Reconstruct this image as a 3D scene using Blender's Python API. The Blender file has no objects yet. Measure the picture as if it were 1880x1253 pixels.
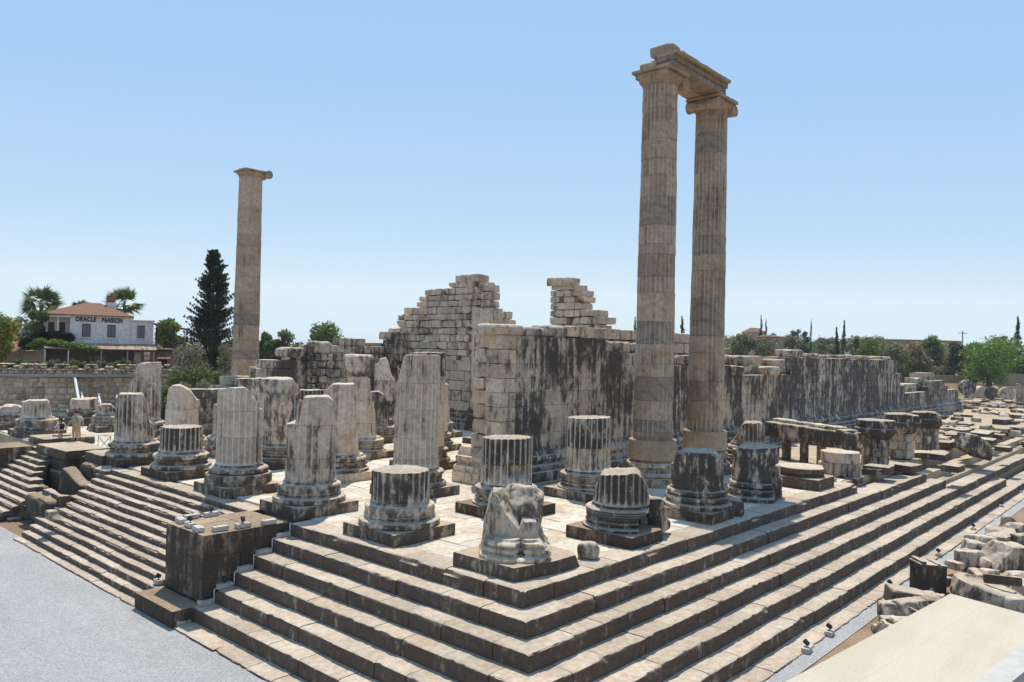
import bpy, bmesh, math, random
import numpy as np
from mathutils import Vector, Matrix
from bpy_extras.object_utils import world_to_camera_view  # noqa (kept for measuring)

scene = bpy.context.scene
COL = scene.collection
R_ = math.radians
# ------------------------------------------------------------------ camera
CAM = np.array([-17.132, -14.9214, 6.2044])
YAW, PITCH, ROLL, FPX = 0.7306, 0.0139, 0.0248, 1430.16      # focal length in pixels of an 1880 px wide picture
W0, H0 = 1880.0, 1253.0
def _rot():
    d = np.array([math.cos(YAW)*math.cos(PITCH), math.sin(YAW)*math.cos(PITCH), math.sin(PITCH)])
    r = np.cross(d, [0, 0, 1.0]); r /= np.linalg.norm(r); u = np.cross(r, d)
    c, s = math.cos(ROLL), math.sin(ROLL)
    return np.array([c*r+s*u, -s*r+c*u, d])
RM = _rot()
cam_d = bpy.data.cameras.new('camera'); cam = bpy.data.objects.new('camera', cam_d); COL.objects.link(cam)
m = Matrix.Identity(4)
for i in range(3):
    m[i][0] = RM[0][i]; m[i][1] = RM[1][i]; m[i][2] = -RM[2][i]; m[i][3] = CAM[i]
cam.matrix_world = m
cam_d.sensor_width = 36; cam_d.lens = FPX/W0*36
cam_d.clip_start = 0.3; cam_d.clip_end = 20000
scene.camera = cam
# ------------------------------------------------------------------ world, sun, exposure
SUN_EL, SUN_AZ = R_(66), R_(45.5)           # azimuth measured from +X towards +Y
world = bpy.data.worlds.new('World'); scene.world = world; world.use_nodes = True
nt = world.node_tree; nt.nodes.clear()
sky = nt.nodes.new('ShaderNodeTexSky'); sky.sky_type = 'NISHITA'; sky.sun_disc = False
sky.sun_elevation = SUN_EL; sky.sun_rotation = R_(90)-SUN_AZ
sky.altitude = 0; sky.air_density = 0.7; sky.dust_density = 0.0; sky.ozone_density = 4.0
bg = nt.nodes.new('ShaderNodeBackground'); bg.inputs[1].default_value = 0.15
out = nt.nodes.new('ShaderNodeOutputWorld')
# summer haze flattens the sky's range: compress it towards a pale blue
vm = nt.nodes.new('ShaderNodeVectorMath'); vm.operation = 'MULTIPLY_ADD'; vm.inputs[1].default_value = (.86, .46, .10); vm.inputs[2].default_value = (.20/.15, .425/.15, .815/.15)
vc = nt.nodes.new('ShaderNodeVectorMath'); vc.operation = 'MINIMUM'; vc.inputs[1].default_value = (.71/.15, .85/.15, .94/.15)
nt.links.new(sky.outputs[0], vm.inputs[0]); nt.links.new(vm.outputs[0], vc.inputs[0]); nt.links.new(vc.outputs[0], bg.inputs[0])
nt.links.new(bg.outputs[0], out.inputs[0])
sun_d = bpy.data.lights.new('sun', 'SUN'); sun_d.energy = 5.0; sun_d.angle = R_(0.53); sun_d.color = (1.0, 0.93, 0.81)
sun = bpy.data.objects.new('sun', sun_d); COL.objects.link(sun)
sd = Vector((math.cos(SUN_EL)*math.cos(SUN_AZ), math.cos(SUN_EL)*math.sin(SUN_AZ), math.sin(SUN_EL)))
sun.rotation_euler = sd.to_track_quat('Z', 'Y').to_euler()
scene.view_settings.view_transform = 'Standard'; scene.view_settings.look = 'None'
scene.view_settings.exposure = 0.06; scene.view_settings.gamma = 1.0
scene.cycles.max_bounces = 6; scene.cycles.diffuse_bounces = 4

# ------------------------------------------------------------------ measuring helpers (photo point -> place in the world)
def ray(x, y): return RM.T @ np.array([(x-W0/2)/FPX, -(y-H0/2)/FPX, 1.0])
def at(x, y, z=0.0):
    d = ray(x, y); return CAM + d*((z-CAM[2])/d[2])
def atd(x, y, dep): return CAM + ray(x, y)*dep
def onx(x, y, X):
    d = ray(x, y); return CAM + d*((X-CAM[0])/d[0])
def ony(x, y, Y):
    d = ray(x, y); return CAM + d*((Y-CAM[1])/d[1])
def proj(P):
    q = RM @ (np.asarray(P, float)-CAM); return W0/2+FPX*q[0]/q[2], H0/2-FPX*q[1]/q[2], q[2]

# ------------------------------------------------------------------ noise
def _h(ix, iy, iz, s):
    n = (ix*374761393 + iy*668265263 + iz*1440662683 + s*69069) & 0x7fffffff
    n = ((n ^ (n >> 13))*1274126177) & 0x7fffffff
    n = (n ^ (n >> 16)) & 0xffff
    return n/32767.5-1.0
def vn(P, s=0):
    P = np.asarray(P, float); i = np.floor(P).astype(np.int64); f = P-i; u = f*f*(3-2*f)
    x, y, z = i[:, 0], i[:, 1], i[:, 2]; a, b, c = u[:, 0], u[:, 1], u[:, 2]
    L = lambda p, q, t: p+(q-p)*t
    return L(L(L(_h(x, y, z, s), _h(x+1, y, z, s), a), L(_h(x, y+1, z, s), _h(x+1, y+1, z, s), a), b),
             L(L(_h(x, y, z+1, s), _h(x+1, y, z+1, s), a), L(_h(x, y+1, z+1, s), _h(x+1, y+1, z+1, s), a), b), c)
def fbm(P, o=3, s=0):
    P = np.asarray(P, float); v = 0; a = 1.0; t = 0
    for k in range(o): v = v+a*vn(P*(2.03**k), s+k*17); t += a; a *= .5
    return v/t

# ------------------------------------------------------------------ mesh building
class MB:
    def __init__(s): s.v = []; s.f = []; s.n = 0; s.w = None
    def add(s, V, F, worn=None):
        V = np.asarray(V, float).reshape(-1, 3); F = np.asarray(F, np.int64).reshape(-1, 4)
        s.v.append(V); s.f.append(F+s.n); s.n += len(V)
        if worn is not None: s.w = worn
    def verts(s): return np.concatenate(s.v)
    def build(s, name, mat, parent=None, origin=None, angle=40, link=True):
        V = np.concatenate(s.v); F = np.concatenate(s.f)
        if origin is not None: V = V-np.asarray(origin, float)
        me = bpy.data.meshes.new(name)
        tri = F[:, 2] == F[:, 3]
        me.vertices.add(len(V)); me.vertices.foreach_set('co', V.astype(np.float32).ravel())
        cnt = np.where(tri, 3, 4); starts = np.concatenate([[0], np.cumsum(cnt)[:-1]])
        mask = np.ones_like(F, bool); mask[tri, 3] = False
        idx = F[mask]
        me.loops.add(len(idx)); me.loops.foreach_set('vertex_index', idx.astype(np.int32))
        me.polygons.add(len(F)); me.polygons.foreach_set('loop_start', starts.astype(np.int32)); me.polygons.foreach_set('loop_total', cnt.astype(np.int32))
        if s.w is not None and len(s.w) == len(V):
            at_ = me.attributes.new('worn', 'FLOAT', 'POINT'); at_.data.foreach_set('value', np.asarray(s.w, np.float32))
        me.update(calc_edges=True); me.validate()
        if angle is None: me.shade_flat()
        else:
            me.shade_smooth(); me.set_sharp_from_angle(angle=R_(angle))
        if mat: me.materials.append(mat)
        o = bpy.data.objects.new(name, me)
        if link: COL.objects.link(o)
        if parent is not None: o.parent = parent
        elif origin is not None: o.location = origin
        return o
def grid_faces(nu, nv, wrap=False, off=0):
    i, j = np.meshgrid(np.arange(nu if wrap else nu-1), np.arange(nv-1), indexing='ij')
    i = i.ravel(); j = j.ravel(); i2 = (i+1) % nu
    return np.stack([i*nv+j, i2*nv+j, i2*nv+j+1, i*nv+j+1], 1)+off
def box(mb, lo, hi):
    x0, y0, z0 = lo; x1, y1, z1 = hi
    V = [(x0,y0,z0),(x1,y0,z0),(x1,y1,z0),(x0,y1,z0),(x0,y0,z1),(x1,y0,z1),(x1,y1,z1),(x0,y1,z1)]
    mb.add(V, [(0,3,2,1),(4,5,6,7),(0,1,5,4),(1,2,6,5),(2,3,7,6),(3,0,4,7)])
def rbox(mb, c, h, ang=0.0, tilt=(0, 0)):
    M = Matrix.Rotation(ang, 3, 'Z') @ Matrix.Rotation(tilt[0], 3, 'X') @ Matrix.Rotation(tilt[1], 3, 'Y')
    M = np.array(M); hx, hy, hz = h
    V = np.array([(-hx,-hy,-hz),(hx,-hy,-hz),(hx,hy,-hz),(-hx,hy,-hz),(-hx,-hy,hz),(hx,-hy,hz),(hx,hy,hz),(-hx,hy,hz)]) @ M.T + np.asarray(c)
    mb.add(V, [(0,3,2,1),(4,5,6,7),(0,1,5,4),(1,2,6,5),(2,3,7,6),(3,0,4,7)])
def tube(mb, pts, rad, n=8, cap=True):
    pts = np.asarray(pts, float); rad = np.broadcast_to(np.asarray(rad, float), (len(pts),))
    V = []
    for k, p in enumerate(pts):
        t = pts[min(k+1, len(pts)-1)]-pts[max(k-1, 0)]; t = t/(np.linalg.norm(t)+1e-9)
        a = np.cross(t, [0, 0, 1.0]) if abs(t[2]) < .95 else np.cross(t, [1.0, 0, 0])
        a /= np.linalg.norm(a); b = np.cross(t, a)
        th = np.arange(n)*2*math.pi/n
        V.append(p+rad[k]*(np.cos(th)[:, None]*a+np.sin(th)[:, None]*b))
    V = np.array(V)                    # (k,n,3)
    if cap:
        V = np.concatenate([np.repeat(pts[:1], n, 0)[None], V, np.repeat(pts[-1:], n, 0)[None]])
    nk = len(V); V2 = V.transpose(1, 0, 2).reshape(-1, 3)
    mb.add(V2, grid_faces(n, nk, True)[:, ::-1])
_cube_cache = {}
def cube_grid(nx, ny, nz):
    key = (nx, ny, nz)
    if key in _cube_cache: return _cube_cache[key]
    ids = {}; V = []; F = []
    def vid(i, j, k):
        t = (i, j, k)
        if t not in ids: ids[t] = len(V); V.append((2*i/nx-1, 2*j/ny-1, 2*k/nz-1))
        return ids[t]
    for j in range(ny):
        for k in range(nz):
            F.append((vid(0,j,k),vid(0,j,k+1),vid(0,j+1,k+1),vid(0,j+1,k))); F.append((vid(nx,j,k),vid(nx,j+1,k),vid(nx,j+1,k+1),vid(nx,j,k+1)))
    for i in range(nx):
        for k in range(nz):
            F.append((vid(i,0,k),vid(i+1,0,k),vid(i+1,0,k+1),vid(i,0,k+1))); F.append((vid(i,ny,k),vid(i,ny,k+1),vid(i+1,ny,k+1),vid(i+1,ny,k)))
    for i in range(nx):
        for j in range(ny):
            F.append((vid(i,j,0),vid(i,j+1,0),vid(i+1,j+1,0),vid(i+1,j,0))); F.append((vid(i,j,nz),vid(i+1,j,nz),vid(i+1,j+1,nz),vid(i,j+1,nz)))
    r = (np.array(V), np.array(F)); _cube_cache[key] = r
    return r
def stone(mb, c, h, seg=.25, rnd=.04, amp=.02, freq=1.5, seed=0, ang=0.0, tilt=(0, 0), cuts=(), maxs=14, skew=0):
    """weathered block: rounded edges, rough faces, optional broken-off corners (cuts: (normal, distance))"""
    h = np.asarray(h, float)
    n = [int(min(maxs, max(2, round(2*a/seg)))) for a in h]
    V, F = cube_grid(*n)
    # gather grid lines towards the edges so that the rounding stays crisp
    V = np.sign(V)*(1-(1-np.abs(V))**1.35)
    P = V*h
    r = min(rnd, h.min()*.9)
    q = np.clip(P, -(h-r), h-r); d = P-q; L = np.linalg.norm(d, axis=1)+1e-9
    k = L > r
    P = np.where(k[:, None], q+d*(r/L)[:, None], P)
    for (nn, dist) in cuts:
        nn = np.asarray(nn, float); nn = nn/np.linalg.norm(nn)
        t = P @ nn-dist+.05*fbm(P*2.2+seed*3.1, 2, seed)
        P = P-np.maximum(t, 0)[:, None]*nn
    if skew: P[:, 0] += skew*P[:, 2]
    nrm = P/h; nrm = nrm/(np.linalg.norm(nrm, axis=1)[:, None]+1e-9)
    dd = fbm(P*freq+seed*7.3, 3, seed)
    edge = np.clip(np.abs(V).max(axis=1)*0+np.sort(np.abs(V), axis=1)[:, 1], 0, 1)
    chip = np.clip(fbm(P*2.6+seed*1.7, 2, seed+5)-.15, 0, 1)*edge**4
    P = P+nrm*(amp*dd-amp*2.2*chip)[:, None]
    M = np.array(Matrix.Rotation(ang, 3, 'Z') @ Matrix.Rotation(tilt[0], 3, 'X') @ Matrix.Rotation(tilt[1], 3, 'Y'))
    mb.add(P @ M.T+np.asarray(c, float), F)
def lathe(mb, prof, n=96, c=(0, 0, 0), amp=0.0, seed=0, poly=0):
    prof = np.asarray(prof, float); th = np.arange(n)*2*math.pi/n
    r = prof[:, 0][None]*np.ones((n, 1))
    if poly:
        a = (th % (2*math.pi/poly))-math.pi/poly
        r = r*(np.cos(math.pi/poly)/np.cos(a))[:, None]*1.03
    z = prof[:, 1][None]*np.ones((n, 1))
    V = np.stack([r*np.cos(th)[:, None], r*np.sin(th)[:, None], z], -1).reshape(-1, 3)
    if amp:
        d = fbm(V*2.2+seed*5.1, 3, seed); d = d-2.0*np.clip(fbm(V*1.4+seed, 2, seed+9)-.38, 0, 1)
        rr = np.hypot(V[:, 0], V[:, 1])+1e-6
        V[:, :2] *= (1+amp*d/rr)[:, None]
    mb.add(V+np.asarray(c), grid_faces(n, len(prof), True))

def empty(name, loc, label=None, cat=None, group=None):
    o = bpy.data.objects.new(name, None); COL.objects.link(o); o.location = loc; o.empty_display_size = .3
    tag(o, label, cat, group); return o
def tag(o, label=None, cat=None, group=None, kind=None):
    if label: o['label'] = label
    if cat: o['category'] = cat
    if group: o['group'] = group
    if kind or (label and cat): o['kind'] = kind or 'thing'
    return o
def copy_tree(o, parent=None):
    c = o.copy(); COL.objects.link(c); c.parent = parent
    for ch in list(o.children): copy_tree(ch, c)
    return c

# ------------------------------------------------------------------ materials
class NT:
    def __init__(s, name):
        s.m = bpy.data.materials.new(name); s.m.use_nodes = True; s.t = s.m.node_tree; s.t.nodes.clear()
        s.out = s.t.nodes.new('ShaderNodeOutputMaterial')
    def n(s, typ, **kw):
        o = s.t.nodes.new(typ)
        for k, v in kw.items():
            if k.startswith('_'): setattr(o, k[1:], v)
            else: s.put(o.inputs[k.replace('__', ' ')], v)
        return o
    def put(s, inp, v):
        if isinstance(v, bpy.types.NodeSocket): s.t.links.new(v, inp)
        else:
            if inp.type == 'RGBA' and len(v) == 3: v = (*v, 1)
            inp.default_value = v
    def math(s, op, a, b=None, c=None, clamp=False):
        o = s.t.nodes.new('ShaderNodeMath'); o.operation = op; o.use_clamp = clamp
        for k, v in enumerate((a, b, c)):
            if v is not None: s.put(o.inputs[k], v)
        return o.outputs[0]
    def noise(s, vec, scale, detail=4, rough=.55, dist=0.0):
        o = s.n('ShaderNodeTexNoise', Vector=vec, Scale=scale, Detail=detail, Roughness=rough, Distortion=dist); return o.outputs[0]
    def mapping(s, vec, scale=(1, 1, 1), loc=(0, 0, 0), rot=(0, 0, 0)):
        o = s.n('ShaderNodeMapping', Vector=vec); o.inputs['Scale'].default_value = scale; o.inputs['Location'].default_value = loc; o.inputs['Rotation'].default_value = rot
        return o.outputs[0]
    def ramp(s, f, a, b, va=0.0, vb=1.0):
        o = s.n('ShaderNodeMapRange'); o.interpolation_type = 'SMOOTHSTEP'
        s.put(o.inputs[0], f); o.inputs[1].default_value = a; o.inputs[2].default_value = b; o.inputs[3].default_value = va; o.inputs[4].default_value = vb
        return o.outputs[0]
    def mix(s, f, a, b, mode='MIX'):
        o = s.t.nodes.new('ShaderNodeMix'); o.data_type = 'RGBA'; o.blend_type = mode
        s.put(o.inputs[0], f); s.put(o.inputs[6], a); s.put(o.inputs[7], b); return o.outputs[2]
    def val(s, col, f):   # multiply colour by scalar socket
        o = s.t.nodes.new('ShaderNodeVectorMath'); o.operation = 'SCALE'; s.put(o.inputs[0], col); s.put(o.inputs[3], f); return o.outputs[0]
    def bump(s, h, strength=.3, dist=.02):
        o = s.n('ShaderNodeBump', Strength=strength, Distance=dist, Height=h); return o.outputs[0]
    def finish(s, col, rough=.9, nrm=None, spec=.25, metal=0.0):
        b = s.n('ShaderNodeBsdfPrincipled'); s.put(b.inputs['Base Color'], col); s.put(b.inputs['Roughness'], rough)
        b.inputs['Specular IOR Level'].default_value = spec; b.inputs['Metallic'].default_value = metal
        if nrm is not None: s.put(b.inputs['Normal'], nrm)
        s.t.links.new(b.outputs[0], s.out.inputs[0]); return s.m

def m_stone(name, c1, c2, stain=.3, dark=(.055, .048, .043), streak=1.0, blotch=1.0, bump=.5, isl=.22, vein=0.0, warm=.35, joints=None, jcol=.25, topk=.42, fine=.55, wear=False):
    t = NT(name); g = t.n('ShaderNodeNewGeometry'); pos = g.outputs['Position']; rnd = g.outputs['Random Per Island']
    n1 = t.noise(pos, .55, 5, .6); n2 = t.noise(pos, 5.5, 8, .62); n3 = t.noise(pos, 28, 4, .6)
    col = t.mix(t.ramp(n1, .36, .64), c1, c2)
    wn = t.noise(t.mapping(pos, loc=(13, 7, 3)), .9, 5, .6)                      # warm ochre patina in patches
    col = t.mix(t.math('MULTIPLY', t.ramp(wn, .5, .72), warm), col, (c1[0]*.86, c1[1]*.66, c1[2]*.45))
    if vein:
        v = t.n('ShaderNodeTexWave', Vector=t.mapping(pos, rot=(.5, .9, .3)), Scale=.55, Distortion=5.0, Detail=5.0)
        col = t.mix(t.math('MULTIPLY', t.ramp(v.outputs[1], .72, 1.0), vein), col, (c1[0]*.62, c1[1]*.62, c1[2]*.64))
    col = t.val(col, t.ramp(n2, .2, .8, .74, 1.22))
    col = t.val(col, t.ramp(n3, .3, .7, .9, 1.08))
    col = t.val(col, t.math('ADD', t.math('MULTIPLY', rnd, isl*2), 1-isl))
    # dark lichen and water streaks
    s1 = t.noise(t.mapping(pos, scale=(2.3, 2.3, .16)), 1.0, 7, .62, .3); s2 = t.noise(t.mapping(pos, loc=(3, 9, 1)), .42, 3, .5); s3 = t.noise(t.mapping(pos, loc=(5, 1, 8), scale=(1, 1, .55)), 2.9, 10, .72)
    s4 = t.noise(t.mapping(pos, scale=(9, 9, .5), loc=(2, 2, 2)), 1.0, 4, .6)
    f = t.math('ADD', t.math('MULTIPLY', s1, .42*streak), t.math('ADD', t.math('MULTIPLY', s2, .5*blotch), t.math('ADD', t.math('MULTIPLY', s3, fine), t.math('MULTIPLY', s4, .2*streak))))
    mid = .5*(.62*streak+.5*blotch+fine)
    th = mid+.20-.42*stain
    sm = t.math('ADD', t.math('MULTIPLY', t.ramp(f, th-.06, th+.08), .58), t.math('MULTIPLY', t.ramp(f, th-.20, th+.17), .42))
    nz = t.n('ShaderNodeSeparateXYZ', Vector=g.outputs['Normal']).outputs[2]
    sm = t.math('MULTIPLY', sm, t.ramp(nz, .55, .95, 1.0, topk))                   # level faces paler: rain and feet, plus sun and shade put into colour
    dk = t.mix(t.ramp(t.noise(pos, 9, 6, .7), .3, .75), dark, (dark[0]*1.9, dark[1]*1.8, dark[2]*1.7))
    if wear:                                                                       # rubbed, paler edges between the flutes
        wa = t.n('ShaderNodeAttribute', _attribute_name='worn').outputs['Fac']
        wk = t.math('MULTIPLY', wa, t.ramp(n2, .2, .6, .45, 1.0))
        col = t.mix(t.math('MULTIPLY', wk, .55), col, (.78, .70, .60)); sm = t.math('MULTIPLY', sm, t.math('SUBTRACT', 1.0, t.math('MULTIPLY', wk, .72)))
    col = t.mix(t.math('MULTIPLY', sm, .93), col, dk)
    hh = t.math('ADD', t.math('MULTIPLY', n2, .6), t.math('ADD', t.math('MULTIPLY', n3, .3), t.math('MULTIPLY', t.noise(pos, 90, 2), .12)))
    if joints:
        br = t.n('ShaderNodeTexBrick', Vector=t.mapping(pos, rot=joints[3] if len(joints) > 3 else (0, 0, 0)), Scale=1.0)
        br.inputs['Brick Width'].default_value = joints[0]; br.inputs['Row Height'].default_value = joints[1]; br.inputs['Mortar Size'].default_value = joints[2]
        br.inputs['Mortar Smooth'].default_value = .3
        jf = br.outputs['Fac']
        col = t.mix(t.math('MULTIPLY', jf, .8), col, (c1[0]*jcol, c1[1]*jcol, c1[2]*jcol))
        hh = t.math('SUBTRACT', hh, t.math('MULTIPLY', jf, .8))
    return t.finish(col, .92, t.bump(hh, bump, .03), .2)

def m_plain(name, col, rough=.6, var=.12, scale=8, bump=.15, metal=0.0, spec=.4):
    t = NT(name); g = t.n('ShaderNodeNewGeometry'); pos = g.outputs['Position']
    n = t.noise(pos, scale, 5, .6)
    return t.finish(t.val(col, t.ramp(n, .25, .75, 1-var, 1+var)), rough, t.bump(n, bump, .01), spec, metal)
def m_leaf(name, c1, c2, isl=.35):
    t = NT(name); g = t.n('ShaderNodeNewGeometry'); pos = g.outputs['Position']
    n = t.noise(pos, .9, 3); col = t.mix(t.ramp(n, .35, .65), c1, c2)
    col = t.val(col, t.math('ADD', t.math('MULTIPLY', g.outputs['Random Per Island'], isl*2), 1-isl))
    d = t.n('ShaderNodeBsdfPrincipled'); t.put(d.inputs['Base Color'], col); d.inputs['Roughness'].default_value = .6; d.inputs['Specular IOR Level'].default_value = .3
    tr = t.n('ShaderNodeBsdfTranslucent', Color=col)
    mx = t.n('ShaderNodeMixShader'); mx.inputs[0].default_value = .3
    t.t.links.new(d.outputs[0], mx.inputs[1]); t.t.links.new(tr.outputs[0], mx.inputs[2]); t.t.links.new(mx.outputs[0], t.out.inputs[0])
    return t.m

M = {}
TAN1, TAN2 = (.50, .405, .31), (.58, .50, .40)
M['tread']   = m_stone('step_stone', (.41, .33, .248), (.465, .385, .30), stain=.84, dark=(.058, .042, .032), isl=.13, warm=.25, streak=.7, blotch=.25, topk=.0, fine=1.0, bump=.6)  # riser crust near full: lichen, with the risers' shade painted in
M['cheek']   = m_stone('cheek_stone', (.32, .235, .155), (.38, .285, .195), stain=.76, dark=(.034, .026, .021), isl=.12, warm=.5, topk=.2, fine=.8)
M['pave']    = m_stone('paving_marble', (.56, .495, .40), (.62, .56, .465), stain=.32, dark=(.29, .235, .17), isl=.18, warm=.8, bump=.4, topk=1.0)
M['core']    = m_stone('rubble_fill', (.45, .355, .245), (.38, .30, .21), stain=.2, dark=(.12, .10, .07), isl=.2, warm=.8, bump=1.0)
M['plinth']  = m_stone('plinth_stone', (.43, .335, .24), (.49, .395, .295), stain=.68, dark=(.046, .036, .029), isl=.14, warm=.35, topk=.12, fine=1.0)
M['base']    = m_stone('base_marble', (.49, .40, .30), (.55, .455, .355), stain=.55, dark=(.038, .031, .027), isl=.1, streak=.6, fine=1.1, topk=.3)
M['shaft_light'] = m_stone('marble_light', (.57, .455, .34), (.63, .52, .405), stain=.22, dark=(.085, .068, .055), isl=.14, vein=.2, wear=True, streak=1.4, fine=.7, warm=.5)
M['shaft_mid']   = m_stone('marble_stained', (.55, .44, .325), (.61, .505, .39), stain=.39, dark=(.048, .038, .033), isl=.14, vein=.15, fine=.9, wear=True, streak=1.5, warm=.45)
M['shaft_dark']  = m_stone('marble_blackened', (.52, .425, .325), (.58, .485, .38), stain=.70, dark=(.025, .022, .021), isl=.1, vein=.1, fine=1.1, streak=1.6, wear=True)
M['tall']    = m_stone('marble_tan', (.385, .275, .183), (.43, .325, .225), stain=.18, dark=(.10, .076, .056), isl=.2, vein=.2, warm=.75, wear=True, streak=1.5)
M['wall_light'] = m_stone('ashlar_light', (.55, .43, .305), (.61, .495, .37), stain=.28, dark=(.085, .066, .053), isl=.18, warm=.6, fine=.9, streak=.7)
M['wall_mid']  = m_stone('ashlar_streaked', (.53, .425, .315), (.59, .485, .375), stain=.53, dark=(.038, .031, .028), isl=.12, streak=1.6, blotch=1.5, fine=.8, topk=.2)
M['wall_dark'] = m_stone('ashlar_blackened', (.47, .40, .325), (.53, .455, .375), stain=.60, dark=(.038, .034, .033), isl=.12, streak=1.7, blotch=1.0, fine=1.0, topk=.2)
M['rubble']  = m_stone('rubble_stone', (.50, .405, .305), (.56, .465, .36), stain=.40, dark=(.05, .041, .034), isl=.22, fine=1.0, topk=.2)
M['concrete'] = m_stone('repair_mortar', (.33, .25, .16), (.37, .285, .19), stain=.16, dark=(.15, .125, .095), isl=.05, warm=.3, bump=.3)
M['fieldstone'] = m_stone('field_stone', (.47, .37, .25), (.53, .43, .31), stain=.26, dark=(.10, .085, .07), isl=.34, warm=.6)

# ------------------------------------------------------------------ the stepped platform
SH, TR, E0 = .435, .685, 1.79             # riser height, tread depth, edge of the top step from the corner column's centre
def step_block(mb, p, d, o, L, ztop, h, depth, seg, seed, chip=1.0, jit=.02):
    """one step stone: p = front lower-left point on plan, d = along, o = outward; weathered front edge"""
    rs = random.Random(seed)
    e = .035+.02*rs.random(); off = jit*(rs.random()*2-1); zt = ztop+.5*jit*(rs.random()*2-1)
    prof = [(-depth, zt-h), (off-.012, zt-h), (off, zt-h*.66), (off, zt-h*.33), (off, zt-e), (off-e*.35, zt-e*.3), (off-e, zt), (off-.16, zt+.003), (off-.38, zt), (-depth, zt)]
    gp = .006+.008*rs.random(); n = max(3, int(L/seg)+1); s = np.linspace(gp, L-gp, n)
    P = np.zeros((len(prof), n+2, 3))
    d = np.asarray(d, float); o = np.asarray(o, float)
    for k, (a, z) in enumerate(prof):
        base = np.asarray(p, float)[None]+s[:, None]*d+a*o
        base = np.concatenate([base, np.full((n, 1), z)], 1)
        if 2 <= k <= 8:
            base[:, 2] += .018*vn(np.c_[base[:, 0]*.45, base[:, 1]*.45, np.full(n, round(ztop, 2))], 6)
            nn = fbm(np.c_[base[:, 0]*1.6, base[:, 1]*1.6, np.full(n, z*3)]+seed*.37, 3, 3)
            wear = np.clip(fbm(np.c_[base[:, 0]*1.1, base[:, 1]*1.1, np.full(n, 0.0)]+3, 3, 8)-.12, 0, 1)*chip
            endw = (np.minimum(s, L-s) < .1)*.012
            if k in (2, 3): base[:, :2] += (nn*.016-wear*.02)[:, None]*o
            if k in (4, 5, 6):
                n2 = vn(np.c_[base[:, 0]*6, base[:, 1]*6, np.full(n, z*9)], 4); a2 = (nn*.024+n2*.016-wear*.19-endw-np.clip(-n2-.35, 0, 1)*.09); base[:, :2] += a2[:, None]*o; base[:, 2] += -wear*(.16 if k < 6 else .10)-endw+nn*.008+n2*.006
            if k in (7, 8): base[:, 2] += nn*.008-wear*(.05 if k == 7 else .01)
        P[k, 1:-1] = base
    c0 = P[:, 1].mean(0); c1 = P[:, -2].mean(0); P[:, 0] = c0; P[:, -1] = c1
    mb.add(P.reshape(-1, 3), grid_faces(len(prof), n+2, True)[:, ::-1])
def step_run(mb, p0, d, o, length, ztop, h, depth, lens=(1.1, 1.9), seed=0, chip=1.0, seg=.12, start=0.0):
    rs = random.Random(seed*7+1); s = start
    d = np.asarray(d, float); p0 = np.asarray(p0, float)
    while s < length-.05:
        L = min(rs.uniform(*lens), length-s)
        if length-s-L < .5: L = length-s
        q = p0+d*s
        dist = math.hypot(q[0]-CAM[0], q[1]-CAM[1])
        step_block(mb, q, d, o, L, ztop, h, depth, max(seg, dist*.0045), seed*101+int(s*10), chip)
        s += L

platform = empty('temple_platform', (-1.79, -1.79, -2.7), 'great stepped marble platform of the temple with its corner nearest the camera', 'platform')
PO = np.array((-1.79, -1.79, -2.7))
XEND = [23.8, 34.0, 35.6, 60.0, 46.0, 112, 114]
CHEEK_Y0, CHEEK_Y1 = 9.1, 11.75
for k in range(7):
    e = E0+TR*k; zt = -SH*k; mb = MB()
    dep = 1.15 if k else .95
    ch = [.85, .7, .5, .45, .4, .35, .4][k]
    hh = SH+.02
    # flank (faces -Y), from the corner to the far end
    step_run(mb, (-e+.01, -e), (1, 0), (0, -1), XEND[k]+e, zt, hh, dep, seed=k+1, chip=ch*1.2)
    # front (faces -X), from the corner to the cheek block
    step_run(mb, (-e, -e+.012+.0), (0, 1), (-1, 0), CHEEK_Y0+e-.02, zt, hh, dep, seed=k+21, chip=ch)
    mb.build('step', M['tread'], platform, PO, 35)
# core below the paving and the rubble fill where steps are missing
mb = MB()
box(mb, (-1.0, -1.0, -2.65), (112, 26.0, -.075)); box(mb, (1.2, 26.0, -2.65), (112, 31.5, -.075)); box(mb, (-1.0, 31.5, -2.65), (112, 49.3, -.075))
for k in range(1, 7):
    y0 = -E0-TR*(k)+.05
    box(mb, (XEND[k-1]-.5, y0+.25, -2.66+.002*k), (113, y0+TR+.25, -SH*(k)-.18))
mb.build('core', M['core'], platform, PO, 30)
# paving slabs, each one a little out of level
mb = MB(); rs = random.Random(5)
x = -.82
while x < 25:
    w = rs.uniform(1.0, 1.5); y = -.82-rs.random()*.0
    while y < 49.2:
        L = rs.uniform(1.2, 2.1)
        if not (26.0-1.2 < y < 31.6 and x < 1.0) and not (x > 17 and y < 2 and rs.random() < .3):
            z = rs.uniform(-.018, .004); tx, ty = rs.uniform(-.004, .004), rs.uniform(-.004, .004)
            g = .009; e = .015
            X0, X1, Y0, Y1 = x+g, x+w-g, y+g, y+L-g
            def zz(a, b): return z+tx*(a-x)+ty*(b-y)
            V = [(X0,Y0,-.07),(X1,Y0,-.07),(X1,Y1,-.07),(X0,Y1,-.07),(X0,Y0,zz(X0,Y0)-e),(X1,Y0,zz(X1,Y0)-e),(X1,Y1,zz(X1,Y1)-e),(X0,Y1,zz(X0,Y1)-e),
                 (X0+e,Y0+e,zz(X0,Y0)),(X1-e,Y0+e,zz(X1,Y0)),(X1-e,Y1-e,zz(X1,Y1)),(X0+e,Y1-e,zz(X0,Y1))]
            mb.add(V, [(0,1,5,4),(1,2,6,5),(2,3,7,6),(3,0,4,7),(4,5,9,8),(5,6,10,9),(6,7,11,10),(7,4,8,11),(8,9,10,11)])
        y += L
    x += w
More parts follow.
